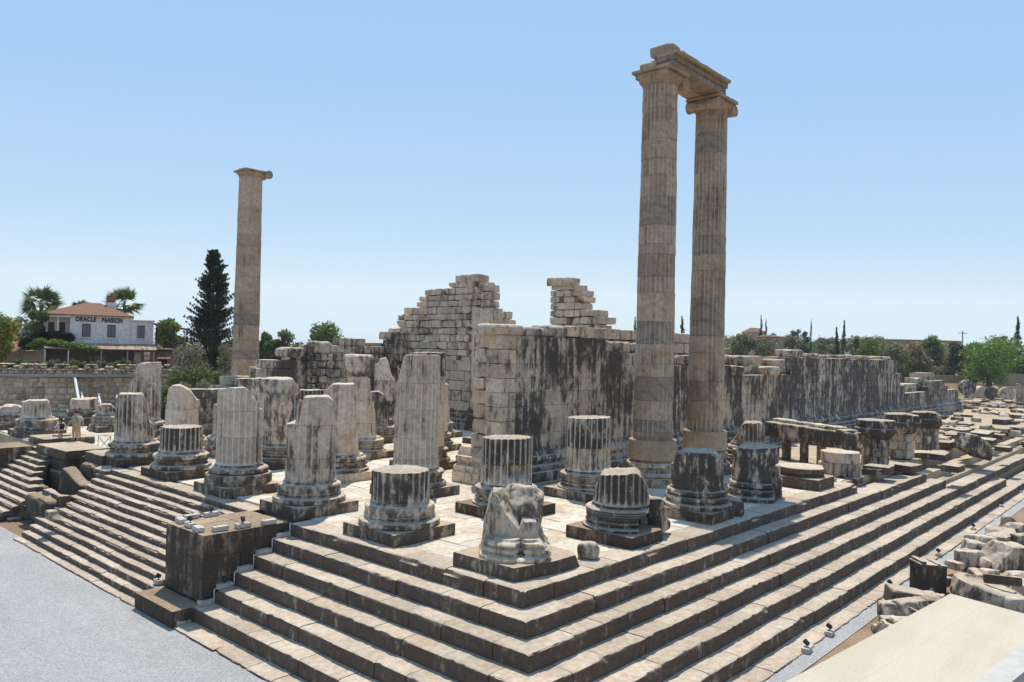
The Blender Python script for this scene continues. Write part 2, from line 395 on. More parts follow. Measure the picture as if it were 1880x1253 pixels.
pv = mb.build('paving', M['pave'], platform, PO, 30)
# second-rank paving beyond the broken edge
# ---- front stairway: two flights of low steps with a ruined gap between
stair = empty('front_stairway', (-5.8, 18, -2.65), 'long flight of narrow front steps left of the tall stone block', 'stairway')
SO = np.array((-5.8, 18, -2.65)); NS = 13
ENDR = [25.6, 25.7, 25.4, 25.3, 25.0, 25.1, 25.5, 25.7, 25.5, 25.3, 24.9, 24.7, 24.6, 25.3]
ENDL = [32.8, 32.9, 32.6, 32.2, 31.7, 30.6, 29.6, 28.4, 28.5, 28.6, 28.7, 28.9, 29.2, 29.4]
stair2 = empty('front_stairway', (-5.8, 33, -2.65), 'shorter flight of narrow front steps left of the ruined gap', 'stairway')
SO2 = np.array((-5.8, 33, -2.65))
for k in range(13):
    X = -E0-(TR/2)*k*1.0; zt = -SH/2*k
    a = MB(); step_run(a, (X, CHEEK_Y1+.02), (0, 1), (-1, 0), ENDR[k]-CHEEK_Y1, zt, SH/2+.012, .62, seed=k+60, chip=.45, lens=(1.2, 2.6))
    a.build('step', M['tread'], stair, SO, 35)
    a = MB(); step_run(a, (X, ENDL[k]), (0, 1), (-1, 0), 36.4-ENDL[k], zt, SH/2+.012, .62, seed=k+90, chip=.5, lens=(1.0, 2.0))
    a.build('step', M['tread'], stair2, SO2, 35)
a = MB()
for k in range(12):
    X = -E0-(TR/2)*k; box(a, (X-.05, CHEEK_Y1+.05, -2.66), (X+.32-.004*k, ENDR[k]-.4-.003*k, -SH/2*(k+1)-.03))
a.build('core', M['core'], stair, SO, 30)
a = MB()
for k in range(12):
    X = -E0-(TR/2)*k; box(a, (X-.05, ENDL[k]+.3+.003*k, -2.66), (X+.32-.004*k, 36.3, -SH/2*(k+1)-.03))
a.build('core', M['core'], stair2, SO2, 30)
# ---- cheek blocks
def cheek(y0, y1, label, ruined=False):
    o = empty('cheek_block', (-3.3, (y0+y1)/2, -2.65), label, 'stone block'); O = np.array((-3.3, (y0+y1)/2, -2.65))
    mb = MB(); rows = [(-2.13, -1.42), (-1.42, -.72), (-.72, .05)]
    rs = random.Random(int(y0*10))
    for r, (za, zb) in enumerate(rows):
        xs = [-4.95, -3.6 if r % 2 else -3.1, -E0-.01]
        ys = [y0, y0+(y1-y0)*(.4 if r % 2 else .62), y1]
        for i in range(2):
            for j in range(2):
                c = ((xs[i]+xs[i+1])/2, (ys[j]+ys[j+1])/2, (za+zb)/2); hx = ((xs[i+1]-xs[i])/2-.003, (ys[j+1]-ys[j])/2-.003, (zb-za)/2-.002)
                stone(mb, c, hx, .13, .03, .012, 2.0, seed=int(y0)+r*9+i*3+j, maxs=18)
    mb.build('block_courses', M['cheek'], o, O, 40)
    mb = MB()
    stone(mb, (-5.44, (y0+y1)/2-.03, -2.4), (.49, (y1-y0)/2+.06, .27), .13, .04, .014, 2.0, seed=77, maxs=20)
    mb.build('footing', M['cheek'], o, O, 40)
    return o
cheek(CHEEK_Y0, CHEEK_Y1, 'tall dark weathered stone block ending the front steps, pale lamp boxes along its top')
cheek(35.95, 38.6, 'dark stone block at the far left end of the front steps')

# ------------------------------------------------------------------ columns
ZP, ZB = .39, 1.16
BASES = {
 'torus': [(.2,0),(1.29,0),(1.335,.035),(1.35,.10),(1.335,.165),(1.29,.20),(1.17,.21),(1.135,.25),(1.135,.30),(1.175,.33),(1.175,.36),(1.12,.375),(1.10,.42),(1.12,.46),(1.2,.475),(1.235,.52),(1.245,.575),(1.23,.63),(1.18,.67),(1.07,.68),(1.02,.71),(.985,.78),(.3,.78)],
 'band': [(.2,0),(1.30,0),(1.35,.04),(1.365,.11),(1.345,.18),(1.29,.215),(1.20,.225),(1.155,.265),(1.15,.30),(1.19,.31),(1.19,.36),(1.15,.37),(1.16,.40),(1.165,.62),(1.145,.63),(1.145,.66),(1.06,.675),(1.0,.71),(.98,.78),(.3,.78)],
 'rings': [(.2,0),(1.27,0),(1.30,.03),(1.30,.07),(1.24,.09),(1.12,.12),(1.09,.16),(1.12,.20),(1.19,.215),(1.2,.24),(1.19,.262),(1.12,.275),(1.085,.315),(1.1,.355),(1.17,.37),(1.18,.395),(1.17,.42),(1.1,.432),(1.16,.445),(1.19,.47),(1.16,.495),(1.13,.505),(1.19,.52),(1.21,.55),(1.18,.575),(1.15,.585),(1.19,.60),(1.2,.63),(1.17,.655),(1.05,.67),(1.0,.71),(.98,.78),(.3,.78)],
 'low':  [(.2,0),(1.27,0),(1.30,.06),(1.30,.13),(1.24,.16),(1.14,.2),(1.12,.28),(1.2,.3),(1.22,.36),(1.2,.42),(1.1,.44),(1.06,.5),(1.15,.53),(1.17,.6),(1.13,.66),(1.03,.69),(.99,.78),(.3,.78)],
}
def pl_interp(pts, x):
    pts = sorted(pts); a = np.array(pts, float); return np.interp(x, a[:, 0], a[:, 1])
class Col:
    def __init__(s, i, j, label, group='broken columns standing on the temple platform', cx=None, pos=None, kind='column', cat='column'):
        if pos is None:
            P = np.array((5.3*i, 5.3*j, 0.0))
            if cx is not None: P = at(cx, proj(P)[1], 0)
        else: P = np.array(pos, float)
        s.P = np.array((P[0], P[1], 0.0)); s.seed = i*31+j*7+3; s.rs = random.Random(s.seed)
        v = s.P[:2]-CAM[:2]; s.dist = np.linalg.norm(v); s.v = v/s.dist; s.u = np.array((s.v[1], -s.v[0]))
        s.o = empty(kind, s.P, label, cat, group)
        s.near = s.dist < 40
    def uz(s, px, py):
        d = ray(px, py); n = np.array((*s.v, 0)); t = ((s.P-CAM) @ n)/(d @ n); Q = CAM+d*t-s.P
        return float(Q[:2] @ s.u), float(Q[2])
    def z(s, py): return s.uz(proj(s.P)[0], py)[1]
    def pts(s, pl): return [s.uz(*p) for p in pl]
    def plinth(s, mat='plinth', half=1.33, h=ZP, z0=-.02, cuts=(), parts=True):
        mb = MB(); seg = .14 if s.near else .3
        stone(mb, (0, 0, (z0+h)/2), (half, half, (h-z0)/2), seg, .03, .016, 2.2, seed=s.seed, cuts=cuts, maxs=20)
        o = mb.build('plinth', M[mat], s.o, (0, 0, 0), 40); return o
    def clamp(s, V, left=None, right=None, top=None, tilt=0.0, rough=.05, groove=None):
        V = V.copy(); nz = fbm(V*1.9+s.seed, 3, s.seed)
        u = V[:, :2] @ s.u; v = V[:, :2] @ s.v; u0 = u.copy()
        if left: 
            a = [(z, q) for q, z in left]; u = np.maximum(u, pl_interp(a, V[:, 2])+nz*rough*1.6)
        if right:
            a = [(z, q) for q, z in right]; u = np.minimum(u, pl_interp(a, V[:, 2])+nz*rough*1.6)
        if groove:
            for (gu, gw, gd, z0, z1) in groove:
                k = np.exp(-((u-gu)/gw)**2)*(v < .2)*np.clip((V[:, 2]-z0)/.15, 0, 1)*np.clip((z1-V[:, 2])/.15, 0, 1); v = v+k*gd*(1+.5*nz)
        V[:, :2] = u[:, None]*s.u+v[:, None]*s.v
        if top:
            h = pl_interp(top, u)+tilt*v+rough*1.4*nz+rough*.5*fbm(V*6+s.seed, 2, 4); V[:, 2] = np.minimum(V[:, 2], h)
        return V
    def base(s, kind='torus', mat='base', z0=ZP, scale=1.0, amp=.02, clampkw=None, name='base', hz=1.0):
        mb = MB(); n = 96 if s.near else 48
        pr = [(r*scale, z*hz+z0) for r, z in BASES[kind]]
        if clampkw: pr = refine(pr, .12)
        lathe(mb, pr, n, amp=amp, seed=s.seed)
        if clampkw:
            mb.v = [s.clamp(mb.verts(), **clampkw)]
        return mb.build(name, M[mat], s.o, (0, 0, 0), 35)
    def drum(s, z0, z1, R0, R1, mat, flutes=24, fd=.10, cl=None, rot=0.0, ero=.5, scallop=False, amp=.012, bite=.0, name='drum', dz=None, off=(0, 0), bulge=0):
        spf = 10 if s.dist < 36 else (8 if s.dist < 46 else 5)
        n = 24*spf; th = np.arange(n)*2*math.pi/n
        dz = dz or (.09 if s.near else .2)
        nz = max(4, int((z1-z0)/dz)); e = .018
        zz = np.concatenate([[z0], [z0+e], np.linspace(z0+e+.02, z1-e-.02, nz), [z1-e], [z1]])
        edge = np.ones_like(zz); edge[0] = edge[-1] = .984
        Rz = R0+(R1-R0)*(zz-z0)/(z1-z0)+bulge*np.sin(math.pi*(zz-z0)/(z1-z0))
        T, Z = np.meshgrid(th, zz, indexing='ij'); RR = (Rz*edge)[None]*np.ones_like(T)
        dirs = np.stack([np.cos(T), np.sin(T), Z], -1)
        if flutes:
            s_ero = ero
            t = ((T+rot)*24/(2*math.pi)) % 1.0; uu = (2*t-1)/.84
            q = 1-uu**2
            if scallop:
                w = .22; q = q-np.clip((z0+.06+w-Z)/w, 0, 2)**2
            prof = np.sqrt(np.clip(q, 0, 1))
            P0 = (dirs*np.array((1.2, 1.2, .5))).reshape(-1, 3)
            mask = np.clip(.5+1.5*(ero+fbm(P0+s.seed, 3, s.seed+2)), 0, 1).reshape(T.shape)
            wear = np.clip(fbm(P0*3+9, 2, s.seed+3)-.1, 0, 1).reshape(T.shape)*.02
            RR = RR-fd*prof*mask-wear*(1-prof)
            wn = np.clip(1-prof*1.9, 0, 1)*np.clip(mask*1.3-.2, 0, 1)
        V = np.stack([RR*np.cos(T), RR*np.sin(T), Z], -1)
        nv = V.shape[1]
        cen = lambda k, fs: np.concatenate([V[:, k:k+1]*np.array((f, f, 1)) for f in fs], 1)
        V = np.concatenate([cen(0, (.02, .5)), V, cen(nv-1, (.95, .85, .7, .5, .3, .12, .02))], 1)
        nt_ = V.shape[1]; V = V.reshape(-1, 3)
        wv = None
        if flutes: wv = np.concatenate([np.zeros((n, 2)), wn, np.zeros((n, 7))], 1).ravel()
        d = fbm(V*2.0+s.seed*1.3+z0, 3, s.seed+int(z0*10)); b = np.clip(fbm(V*.9+s.seed*2.1+z0, 2, s.seed+31)-.22, 0, 1)
        rr = np.hypot(V[:, 0], V[:, 1]); k = np.clip(rr/.4, 0, 1)
        V[:, :2] *= (1+k*(amp*d-bite*b)/np.maximum(rr, .05))[:, None]
        topm = np.zeros(nt_, bool); topm[-7:] = True; tm = np.tile(topm, n)
        V[tm, 2] += .012*fbm(V[tm]*4, 2, 3)
        V[:, 0] += off[0]; V[:, 1] += off[1]
        if cl: V = s.clamp(V, **cl)
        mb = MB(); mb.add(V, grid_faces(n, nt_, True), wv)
        return mb.build(name, M[mat], s.o, (0, 0, 0), 42)
    def shaft(s, top, joints=(), R=.95, mats='shaft_mid', z0=ZB, left=None, right=None, tilt=0.0, rough=.05, groove=None, clampfrom=0, **kw):
        """top: photo points of the upper outline; joints: photo rows of the drum joints, top to bottom"""
        tp = s.pts(top); zt = max(z for _, z in tp)+.02
        zs = [z0]+sorted(s.z(y) for y in joints)+[zt]
        lf = s.pts(left) if left else None; rt = s.pts(right) if right else None
        out = []
        for k in range(len(zs)-1):
            mat = mats if isinstance(mats, str) else mats[min(k, len(mats)-1)]
            a, b = zs[k], zs[k+1]
            cl = dict(left=lf, right=rt, top=tp if b > min(z for _, z in tp)-.1 else None, tilt=tilt, rough=rough, groove=groove)
            if not (lf or rt or groove) and cl['top'] is None: cl = None
            off = (s.rs.uniform(-.012, .012), s.rs.uniform(-.012, .012))
            Ra = R*(1-.012*max(a-ZB, 0)/2); Rb = R*(1-.012*max(b-ZB, 0)/2)
            out.append(s.drum(a+.004, b-.004 if k < len(zs)-2 else b, Ra, Rb, mat, cl=cl, scallop=(k == 0 and z0 <= ZB+.3), off=off, rot=.03*s.rs.random(), **kw))
        return out
def refine(pr, d):
    o = []
    for a, b in zip(pr[:-1], pr[1:]):
        n = max(1, int(math.hypot(b[0]-a[0], b[1]-a[1])/d))
        for k in range(n): o.append((a[0]+(b[0]-a[0])*k/n, a[1]+(b[1]-a[1])*k/n))
    o.append(pr[-1]); return o

# corner stump, badly broken
c = Col(0, 0, 'badly split column stump on the corner plinth, two leaning broken shards')
c.plinth(cuts=[((-.2, -1, 0), 1.28), ((.9, -.8, .6), 1.55)], mat='plinth')
c.base('low', amp=.09, z0=ZP, hz=.75, mat='shaft_mid', clampkw=dict(right=c.pts([(1005, 1040), (1010, 1005), (985, 975)]), left=c.pts([(872, 1040), (885, 985)]), groove=[(.07, .10, .35, .4, 1.1)], rough=.06))
UVA = math.atan2(c.u[1], c.u[0])
def shard(name, u, v, z, hu, hv, hz, cuts, seed, tilt=(0, 0), amp=.05):
    mb = MB(); R2 = lambda n: (n[0]*c.u[0]+n[1]*c.v[0], n[0]*c.u[1]+n[1]*c.v[1], n[2])
    stone(mb, (0, 0, 0), (hu, hv, hz), .07, .10, amp, 2.4, seed=seed, cuts=cuts, maxs=26)
    V = mb.verts(); Q = np.array(Matrix.Rotation(UVA, 3, 'Z') @ Matrix.Rotation(tilt[0], 3, 'X') @ Matrix.Rotation(tilt[1], 3, 'Y')); P_ = np.array((u*c.u[0]+v*c.v[0], u*c.u[1]+v*c.v[1], z)); mb.v = [V @ Q.T+P_]
    return mb.build(name, M['shaft_mid'], c.o, (0, 0, 0), 45)
shard('broken_shard', -.42, -.18, 1.50, .60, .50, .74, [((.80, -.28, .55), .26), ((-.6, -.7, .1), .58), ((-.95, 0, .3), .52), ((.1, -.95, .3), .46)], 201, (.06, -.05), .07)
shard('broken_shard', .12, .25, 1.56, .60, .46, .72, [((.95, -.3, -.2), .50), ((0, -.85, .5), .44), ((.7, -.2, .8), .68), ((-.8, -.3, .6), .62)], 202, (-.12, .03), .11)
shard('broken_shard', .36, -.38, .98, .36, .34, .46, [((.3, -1, .5), .33), ((1, 0, .6), .34)], 203, (.1, .1), .09)
mb = MB(); stone(mb, (.1, .1, .05), (.30, .36, .26), .07, .24, .09, 2.0, seed=4, ang=.5); 
o_ = mb.build('fallen_fragment', M['rubble'], None, None, 40); o_.location = (2.1, -1.0, .16); tag(o_, 'small rounded broken stone lying right of the corner plinth', 'stone', 'loose stones on the temple platform')
# front row, going left
c = Col(0, 1, 'short dark streaked column stump with a wide flat white top, second in the front row')
c.plinth(); c.base('band', mat='base', amp=.03)
c.shaft([(680, 866), (688, 862), (790, 862)], R=.98, mats='shaft_dark', ero=.1, bite=.1, fd=.055, rough=.03, z0=ZB-.02, amp=.02)
c = Col(0, 2, 'column of two eroded drums with half fluted lower part and dark ringed base')
c.plinth(); c.base('band', mat='base')
c.shaft([(526, 776), (540, 772), (548, 777), (549, 733), (558, 729), (603, 727), (612, 735), (613, 779)], [778, 838], mats=['shaft_mid', 'shaft_mid', 'shaft_light'], left=[(523, 880), (526, 838), (528, 778), (547, 772), (547, 725)], ero=-.1, bite=.06, rough=.04)
c = Col(0, 3, 'pale fluted column with a humped broken top and a carved polygonal base')
c.plinth()
mb = MB(); lathe(mb, refine([(.2, 0+ZP), (1.31, ZP), (1.32, ZP+.02), (1.32, ZP+.38), (1.3, ZP+.41), (1.0, ZP+.42)], .1), 96, amp=.01, poly=12); o_ = mb.build('carved_band', M['base'], c.o, (0, 0, 0), 25)
for q in range(12):
    a = 2*math.pi*(q+.5)/12+math.pi/12*0; mb2 = MB(); rr = 1.325
    n_ = np.array((math.cos(a), math.sin(a))); t_ = np.array((-n_[1], n_[0]))
    fr = [(-.29, .05), (.29, .05), (.29, .35), (-.29, .35)]
    for (x0, x1, z0, z1) in [(-.3, .3, .04, .07), (-.3, .3, .33, .36), (-.3, -.26, .07, .33), (.26, .3, .07, .33)]:
        cc = n_*(rr-.012)+t_*(x0+x1)/2; rbox(mb2, (cc[0], cc[1], ZP+(z0+z1)/2), ((x1-x0)/2, .02, (z1-z0)/2), math.atan2(t_[1], t_[0]))
    for w in range(5):
        tt = -.2+.1*w; cc = n_*(rr-.015)+t_*tt; stone(mb2, (cc[0], cc[1], ZP+.2+.04*math.sin(w*2.4+q)), (.05, .03, .07), .04, .03, .01, 6, seed=w+q, ang=math.atan2(t_[1], t_[0]))
    mb2.build('relief_panel', M['base'], o_, (0, 0, 0), 35)
mb = MB(); ns = 200; th = np.linspace(0, 2*math.pi, ns, endpoint=False)
pr = [(1.05, .43), (1.16, .445), (1.215, .49), (1.23, .555), (1.215, .62), (1.16, .665), (1.05, .675), (1.0, .71), (.98, .78), (.3, .78)]
V = []
for a in th:
    for k, (r, z) in enumerate(pr):
        rr = r+(.012*math.sin(60*a+z*40) if 1 <= k <= 5 else 0); V.append((rr*math.cos(a), rr*math.sin(a), z+ZP))
mb.add(V, grid_faces(ns, len(pr), True)); mb.build('braided_torus', M['base'], c.o, (0, 0, 0), 35)
c.shaft([(389, 752), (391, 726), (400, 718), (420, 713), (445, 711), (456, 716), (464, 732), (471, 737), (478, 752)], [753, 801], mats=['shaft_light', 'shaft_light', 'shaft_light'], ero=.6, tilt=-.06, rough=.05)
c = Col(0, 4, 'short fluted stump with a flat top and beaded ring base, dark plinth')
c.plinth(mat='cheek'); c.base('torus', mat='base'); 
c.shaft([(291, 784), (366, 783)], mats='shaft_dark', ero=.35, bite=.06, rough=.03)
c = Col(0, 5, 'broad fluted two drum column with clipped upper corners and carved ring base')
c.plinth(mat='cheek'); c.base('torus', mat='base')
c.shaft([(208, 752), (211, 738), (219, 723), (262, 722), (268, 733), (271, 748)], [775], mats=['shaft_mid', 'shaft_mid'], ero=.5, left=[(205, 780), (205, 776), (211, 772), (213, 735)], right=[(284, 800), (278, 776), (272, 772), (268, 735)], rough=.03)
# leftmost columns of the front
c = Col(0, 8, 'fluted stump on stacked ring mouldings near the left edge of the platform', cx=68)
c.plinth(mat='plinth', cuts=[((-1, -.3, .3), 1.2)]); c.base('torus', amp=.05)
c.shaft([(46, 738), (52, 735), (87, 735), (92, 740)], R=.93, ero=.3, bite=.12, mats='shaft_mid', right=[(96, 765), (90, 738)])
c = Col(0, 9, 'low crumbled column base at the far left corner of the platform', cx=20)
c.plinth(); c.base('low', amp=.08)
c.shaft([(-10, 752), (8, 745), (30, 743), (45, 748)], R=1.0, flutes=0, bite=.3, amp=.08, mats='rubble', rough=.09)
# second row of the front
c = Col(1, 9, 'squat rough drum on a moulded base behind the standing visitors', cx=155)
c.plinth(); c.base('torus', amp=.05)
c.shaft([(127, 740), (131, 733), (178, 731), (181, 738)], R=1.03, flutes=24, ero=-.4, bite=.15, mats='shaft_mid')
c = Col(1, 8, 'small fluted broken stump beside the broad two drum column', cx=203)
c.plinth(cuts=[((-1, .2, .5), 1.15)]); c.base('low', amp=.08)
c.shaft([(180, 746), (190, 741), (203, 742), (212, 750), (222, 760)], R=.93, ero=.3, bite=.15, mats='shaft_dark')
c = Col(1, 7, 'tall fluted column near the retaining wall, its upper left side broken away', cx=265)
c.plinth(); c.base('torus')
c.shaft([(243, 698), (244, 688), (250, 677), (259, 667), (294, 665)], [700, 746], mats=['shaft_mid', 'shaft_mid', 'shaft_mid'], ero=.5, left=[(235, 770), (235, 701), (243, 698), (246, 682)], rough=.03)
c = Col(1, 6, 'pale column with a slanted smooth broken top left of the polygonal base column', cx=333)
c.plinth(); c.base('torus', amp=.05)
c.shaft([(305, 738), (309, 715), (317, 708), (329, 707), (342, 713), (351, 719), (361, 734)], [750], mats=['shaft_light', 'shaft_light'], ero=-.3, left=[(301, 782), (304, 750), (310, 712)], bite=.05, rough=.05)
c = Col(1, 5, 'column stump hidden behind the pale humped column')
c.plinth(); c.base('torus'); c.shaft([(390, 742), (455, 745)], mats='shaft_mid')
c = Col(1, 4, 'thick eroded column carrying an overhanging broken drum')
c.plinth(mat='cheek'); c.base('rings')
c.shaft([(478, 727), (500, 724), (528, 724), (536, 738)], [780], R=.97, mats=['shaft_mid', 'shaft_mid'], ero=-.4, bite=.12, right=[(535, 815), (528, 775), (537, 745), (534, 728)], amp=.03)
mb = MB(); zq = c.z(726)
stone(mb, (-.05*c.u[0]-.0, -.3*c.u[1], zq+.45), (.78, .75, .46), .12, .16, .09, 1.6, seed=21, ang=.4, cuts=[((c.u[0], c.u[1], .9), .62), ((-c.u[0], -c.u[1], -.8), .72)]); mb.build('broken_drum', M['rubble'], c.o, (0, 0, 0), 40)
c = Col(1, 3, 'tall pale column with a sloping left shoulder, flutes only on its lower right')
c.plinth(mat='shaft_light', cuts=[((1, -.4, 0), 1.3)]); c.base('low', amp=.04)
c.shaft([(592, 726), (597, 718), (609, 707), (612, 705), (650, 705), (652, 715)], [], mats='shaft_light', ero=-.25, right=[(662, 835), (658, 826), (655, 790), (650, 757), (650, 700)], left=[(594, 835), (594, 700)], bite=.05, rough=.03)
c = Col(1, 2, 'tallest of the broken columns, neat four drum fluted stack with flat top')
c.plinth(half=1.38); c.base('torus')
c.shaft([(722, 703), (731, 702), (731, 670), (741, 655), (745, 652), (802, 652)], [703, 751, 802, 840], R=.99, mats=['shaft_light', 'shaft_light', 'shaft_mid', 'shaft_mid'], left=[(721, 860), (724, 800), (725, 706), (731, 702), (731, 650)], ero=.6, rough=.02)
c = Col(1, 1, 'blackened fluted drum perched on a lower drum with a hollowed pale side')
c.plinth(mat='cheek', half=1.38); c.base('rings')
zz = c.z(849)
c.shaft([(880, 803), (974, 803)], [850], R=.99, mats=['shaft_mid', 'shaft_dark'], ero=.6, groove=[(.42, .42, .42, ZB+.25, zz+.08)], rough=.02)
# flank row, going right
c = Col(1, 0, 'dark fluted stump with a narrow flat top on thin ring mouldings, right half broken')
c.plinth(mat='cheek', cuts=[((.8, -1, .35), 1.32)]); c.base('rings', mat='shaft_dark', clampkw=dict(right=c.pts([(1172, 985), (1170, 945), (1190, 935)]), rough=.05))
c.shaft([(1090, 895), (1098, 878), (1103, 869), (1112, 866), (1168, 864), (1176, 870), (1190, 890)], R=.97, mats='shaft_dark', right=[(1196, 965), (1193, 930), (1190, 895), (1176, 868)], left=[(1088, 930), (1091, 900), (1103, 872)], ero=.55, rough=.05, amp=.02)
mb = MB(); stone(mb, (1.25, -.55, .45), (.55, .5, .34), .1, .14, .09, 1.8, seed=12, ang=.3, cuts=[((.5, -.6, .8), .36)]); stone(mb, (.95, -.75, .95), (.22, .3, .36), .1, .1, .07, 2, seed=13, ang=.7); mb.build('broken_lump', M['shaft_dark'], c.o, (0, 0, 0), 40)
c = Col(2, 0, 'smooth blackened stump with rounded shoulders on thick ring mouldings')
c.plinth(mat='cheek', cuts=[((.7, -1, .25), 1.35)]); c.base('low', mat='shaft_dark', scale=1.02, amp=.04)
c.shaft([(1236, 850), (1240, 838), (1247, 831), (1262, 827), (1310, 828), (1322, 838), (1331, 855)], R=1.0, mats='shaft_dark', flutes=0, bite=.1, amp=.03, right=[(1337, 905), (1331, 860), (1318, 832)], rough=.03)
mb = MB(); stone(mb, (1.2, -.75, .3), (.62, .45, .34), .1, .15, .1, 1.8, seed=15, ang=.9, cuts=[((.6, -.3, .8), .4)]); mb.build('broken_lump', M['shaft_dark'], c.o, (0, 0, 0), 40)
c = Col(3, 0, 'blackened stump with a drum overhanging its eaten away right side')
c.base('low', mat='shaft_dark', z0=0, hz=1.15, amp=.05, clampkw=dict(right=c.pts([(1424, 915), (1415, 880), (1420, 850)]), rough=.06))
c.shaft([(1350, 824), (1360, 820), (1437, 820)], R=1.0, z0=.86, mats='shaft_dark', flutes=0, right=[(1415, 880), (1414, 858), (1435, 842), (1437, 818)], bite=.08, amp=.03, rough=.04)
mb = MB(); stone(mb, (.95, -.35, .45), (.4, .42, .46), .1, .12, .07, 2, seed=17, ang=.5); stone(mb, (1.0, -.3, 1.15), (.28, .34, .3), .1, .1, .06, 2, seed=18, ang=.2); mb.build('broken_lump', M['shaft_mid'], c.o, (0, 0, 0), 40)
c = Col(4, 0, 'low pale column base with a round flat top and a sheared right side')
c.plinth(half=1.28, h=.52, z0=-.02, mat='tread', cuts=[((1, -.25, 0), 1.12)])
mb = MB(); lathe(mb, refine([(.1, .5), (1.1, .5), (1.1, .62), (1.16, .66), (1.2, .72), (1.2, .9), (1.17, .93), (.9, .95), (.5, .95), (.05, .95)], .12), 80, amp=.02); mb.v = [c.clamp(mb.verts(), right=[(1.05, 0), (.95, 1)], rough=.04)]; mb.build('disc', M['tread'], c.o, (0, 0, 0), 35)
c = Col(5, 0, 'short squat drum resting on a rough rubble footing')
zq, z2 = c.z(829), c.z(848)
c.drum(z2, zq, .98, 1.0, 'rubble', flutes=0, amp=.03, bite=.08)
mb = MB()
for q in range(9):
    a = q*.7; stone(mb, (.72*math.cos(a), .72*math.sin(a), z2/2-.02), (.36, .3, z2/2+.03), .13, .1, .06, 2.2, seed=q+40, ang=a)
stone(mb, (0, 0, z2/2), (.6, .6, z2/2), .2, .05, .03, 2, seed=3)
mb.build('rubble_footing', M['rubble'], c.o, (0, 0, 0), 40)
def pier_drum(i, px, ytop, ybot, yfoot, R, label, mat='shaft_dark'):
    c = Col(i, 0, label, cx=px); zt, zb = c.z(ytop), max(c.z(ybot), .5)
    mb = MB(); lathe(mb, refine([(.1, zb), (R*.68, zb), (R*.8, zb+.12), (R*.97, zb+(zt-zb)*.3), (R*1.03, zb+(zt-zb)*.4), (R*1.02, zb+(zt-zb)*.55), (R*.95, zb+(zt-zb)*.6), (R*.97, zt-.05), (R*.93, zt), (.5, zt+.01), (.05, zt+.01)], .13), 72, amp=.07 if i == 6 else .2, seed=i)
    if i > 6: mb.v = [c.clamp(mb.verts(), right=[(R*(.92 if i == 7 else .62), 0), (R*(1.0 if i == 7 else .8), 3)], top=[(-2, zt-.12), (.1, zt), (.5, zt-.02), (1.5, zt-(.2 if i == 7 else .6))], rough=.09)]
    mb.build('drum', M[mat], c.o, (0, 0, 0), 40)
    mb = MB(); rs = random.Random(i)
    for r in range(3):
        h = (zb+.06)/3
        for q in range(6):
            a = q*1.047+r*.5; stone(mb, (R*.40*math.cos(a), R*.40*math.sin(a), h*(r+.5)), (R*.27, R*.27, h*.52), .14, .09, .05, 2, seed=q+r*7+i*50, ang=a)
    mb.build('masonry_pier', M['rubble'], c.o, (0, 0, 0), 40)
    return c
pier_drum(6, 1606, 771, 805, 844, 1.12, 'wide dark capital drum propped on a small masonry pier, nearest of the three')
pier_drum(7, 1654, 759, 795, 830, 1.12, 'wide stone drum with ring top on a broken pier, middle of the three')
pier_drum(8, 1701, 756, 785, 815, 1.1, 'broken angular drum on a pier, farthest of the three')
# inner flank row
c = Col(5, 1, 'cone shaped fluted stump on a ring base just right of the tall columns')
c.plinth(); c.base('low', amp=.03)
c.shaft([(1343, 812), (1352, 800), (1362, 780), (1367, 775), (1396, 775), (1406, 785), (1416, 806)], R=1.0, mats='shaft_dark', ero=.5, rough=.05, left=[(1341, 812), (1365, 776)], right=[(1420, 815), (1400, 776)])
c = Col(2, 1, 'two drum fluted column, upper drum blackened, in front of the cella wall')
c.plinth(half=1.36); c.base('rings')
c.shaft([(1043, 766), (1130, 766)], [820], R=1.0, mats=['shaft_mid', 'shaft_dark'], ero=.6, groove=[(.7, .3, .2, 1.2, 2.2)], rough=.02)
# columns of the porch
c = Col(2, 3, 'dark topped column mostly hidden behind the tallest broken column')
c.plinth(); c.base('torus'); c.shaft([(760, 648), (817, 648)], [690, 740], R=1.0, mats=['shaft_light', 'shaft_mid', 'shaft_dark'], bite=.15, ero=-.2, amp=.04)
c = Col(2, 4, 'porch column with a mushroom shaped boulder on top')
c.plinth(); c.base('rings')
c.shaft([(630, 692), (672, 691), (680, 698)], [733, 775], R=1.0, mats=['shaft_mid', 'shaft_light', 'shaft_light'], left=[(640, 800), (630, 690)], right=[(691, 800), (688, 752), (681, 735), (679, 692)], ero=.1, rough=.03)
zq = c.z(691); q = c.uz(658, 670)
mb = MB(); stone(mb, (q[0]*c.u[0], q[0]*c.u[1], zq+.62), (.66, .66, .62), .12, .2, .1, 1.5, seed=31, ang=.3, cuts=[((-.7*c.u[0], -.7*c.u[1], -.9), .62), ((.8*c.u[0], .8*c.u[1], -.9), .75)]); mb.build('boulder', M['rubble'], c.o, (0, 0, 0), 40)
c = Col(2, 5, 'porch column with a flat dark top behind the thick eroded column')
c.plinth(); c.base('torus'); c.shaft([(533, 717), (588, 716)], [760], R=1.02, mats=['shaft_mid', 'shaft_dark'])
c = Col(2, 6, 'light grey porch column left of the overhanging drum')
c.plinth(); c.base('torus'); c.shaft([(447, 697), (476, 694), (511, 700)], [740], R=.98, mats='shaft_mid', ero=-.2)
c = Col(3, 4, 'porch column partly hidden behind the tallest broken column, only its right edge showing')
c.plinth(); c.base('torus', amp=.05); c.shaft([(770, 700), (822, 705)], R=.98, mats='shaft_light', ero=-.2, bite=.1)
c = Col(3, 5, 'blackened porch stump with a broken right shoulder')
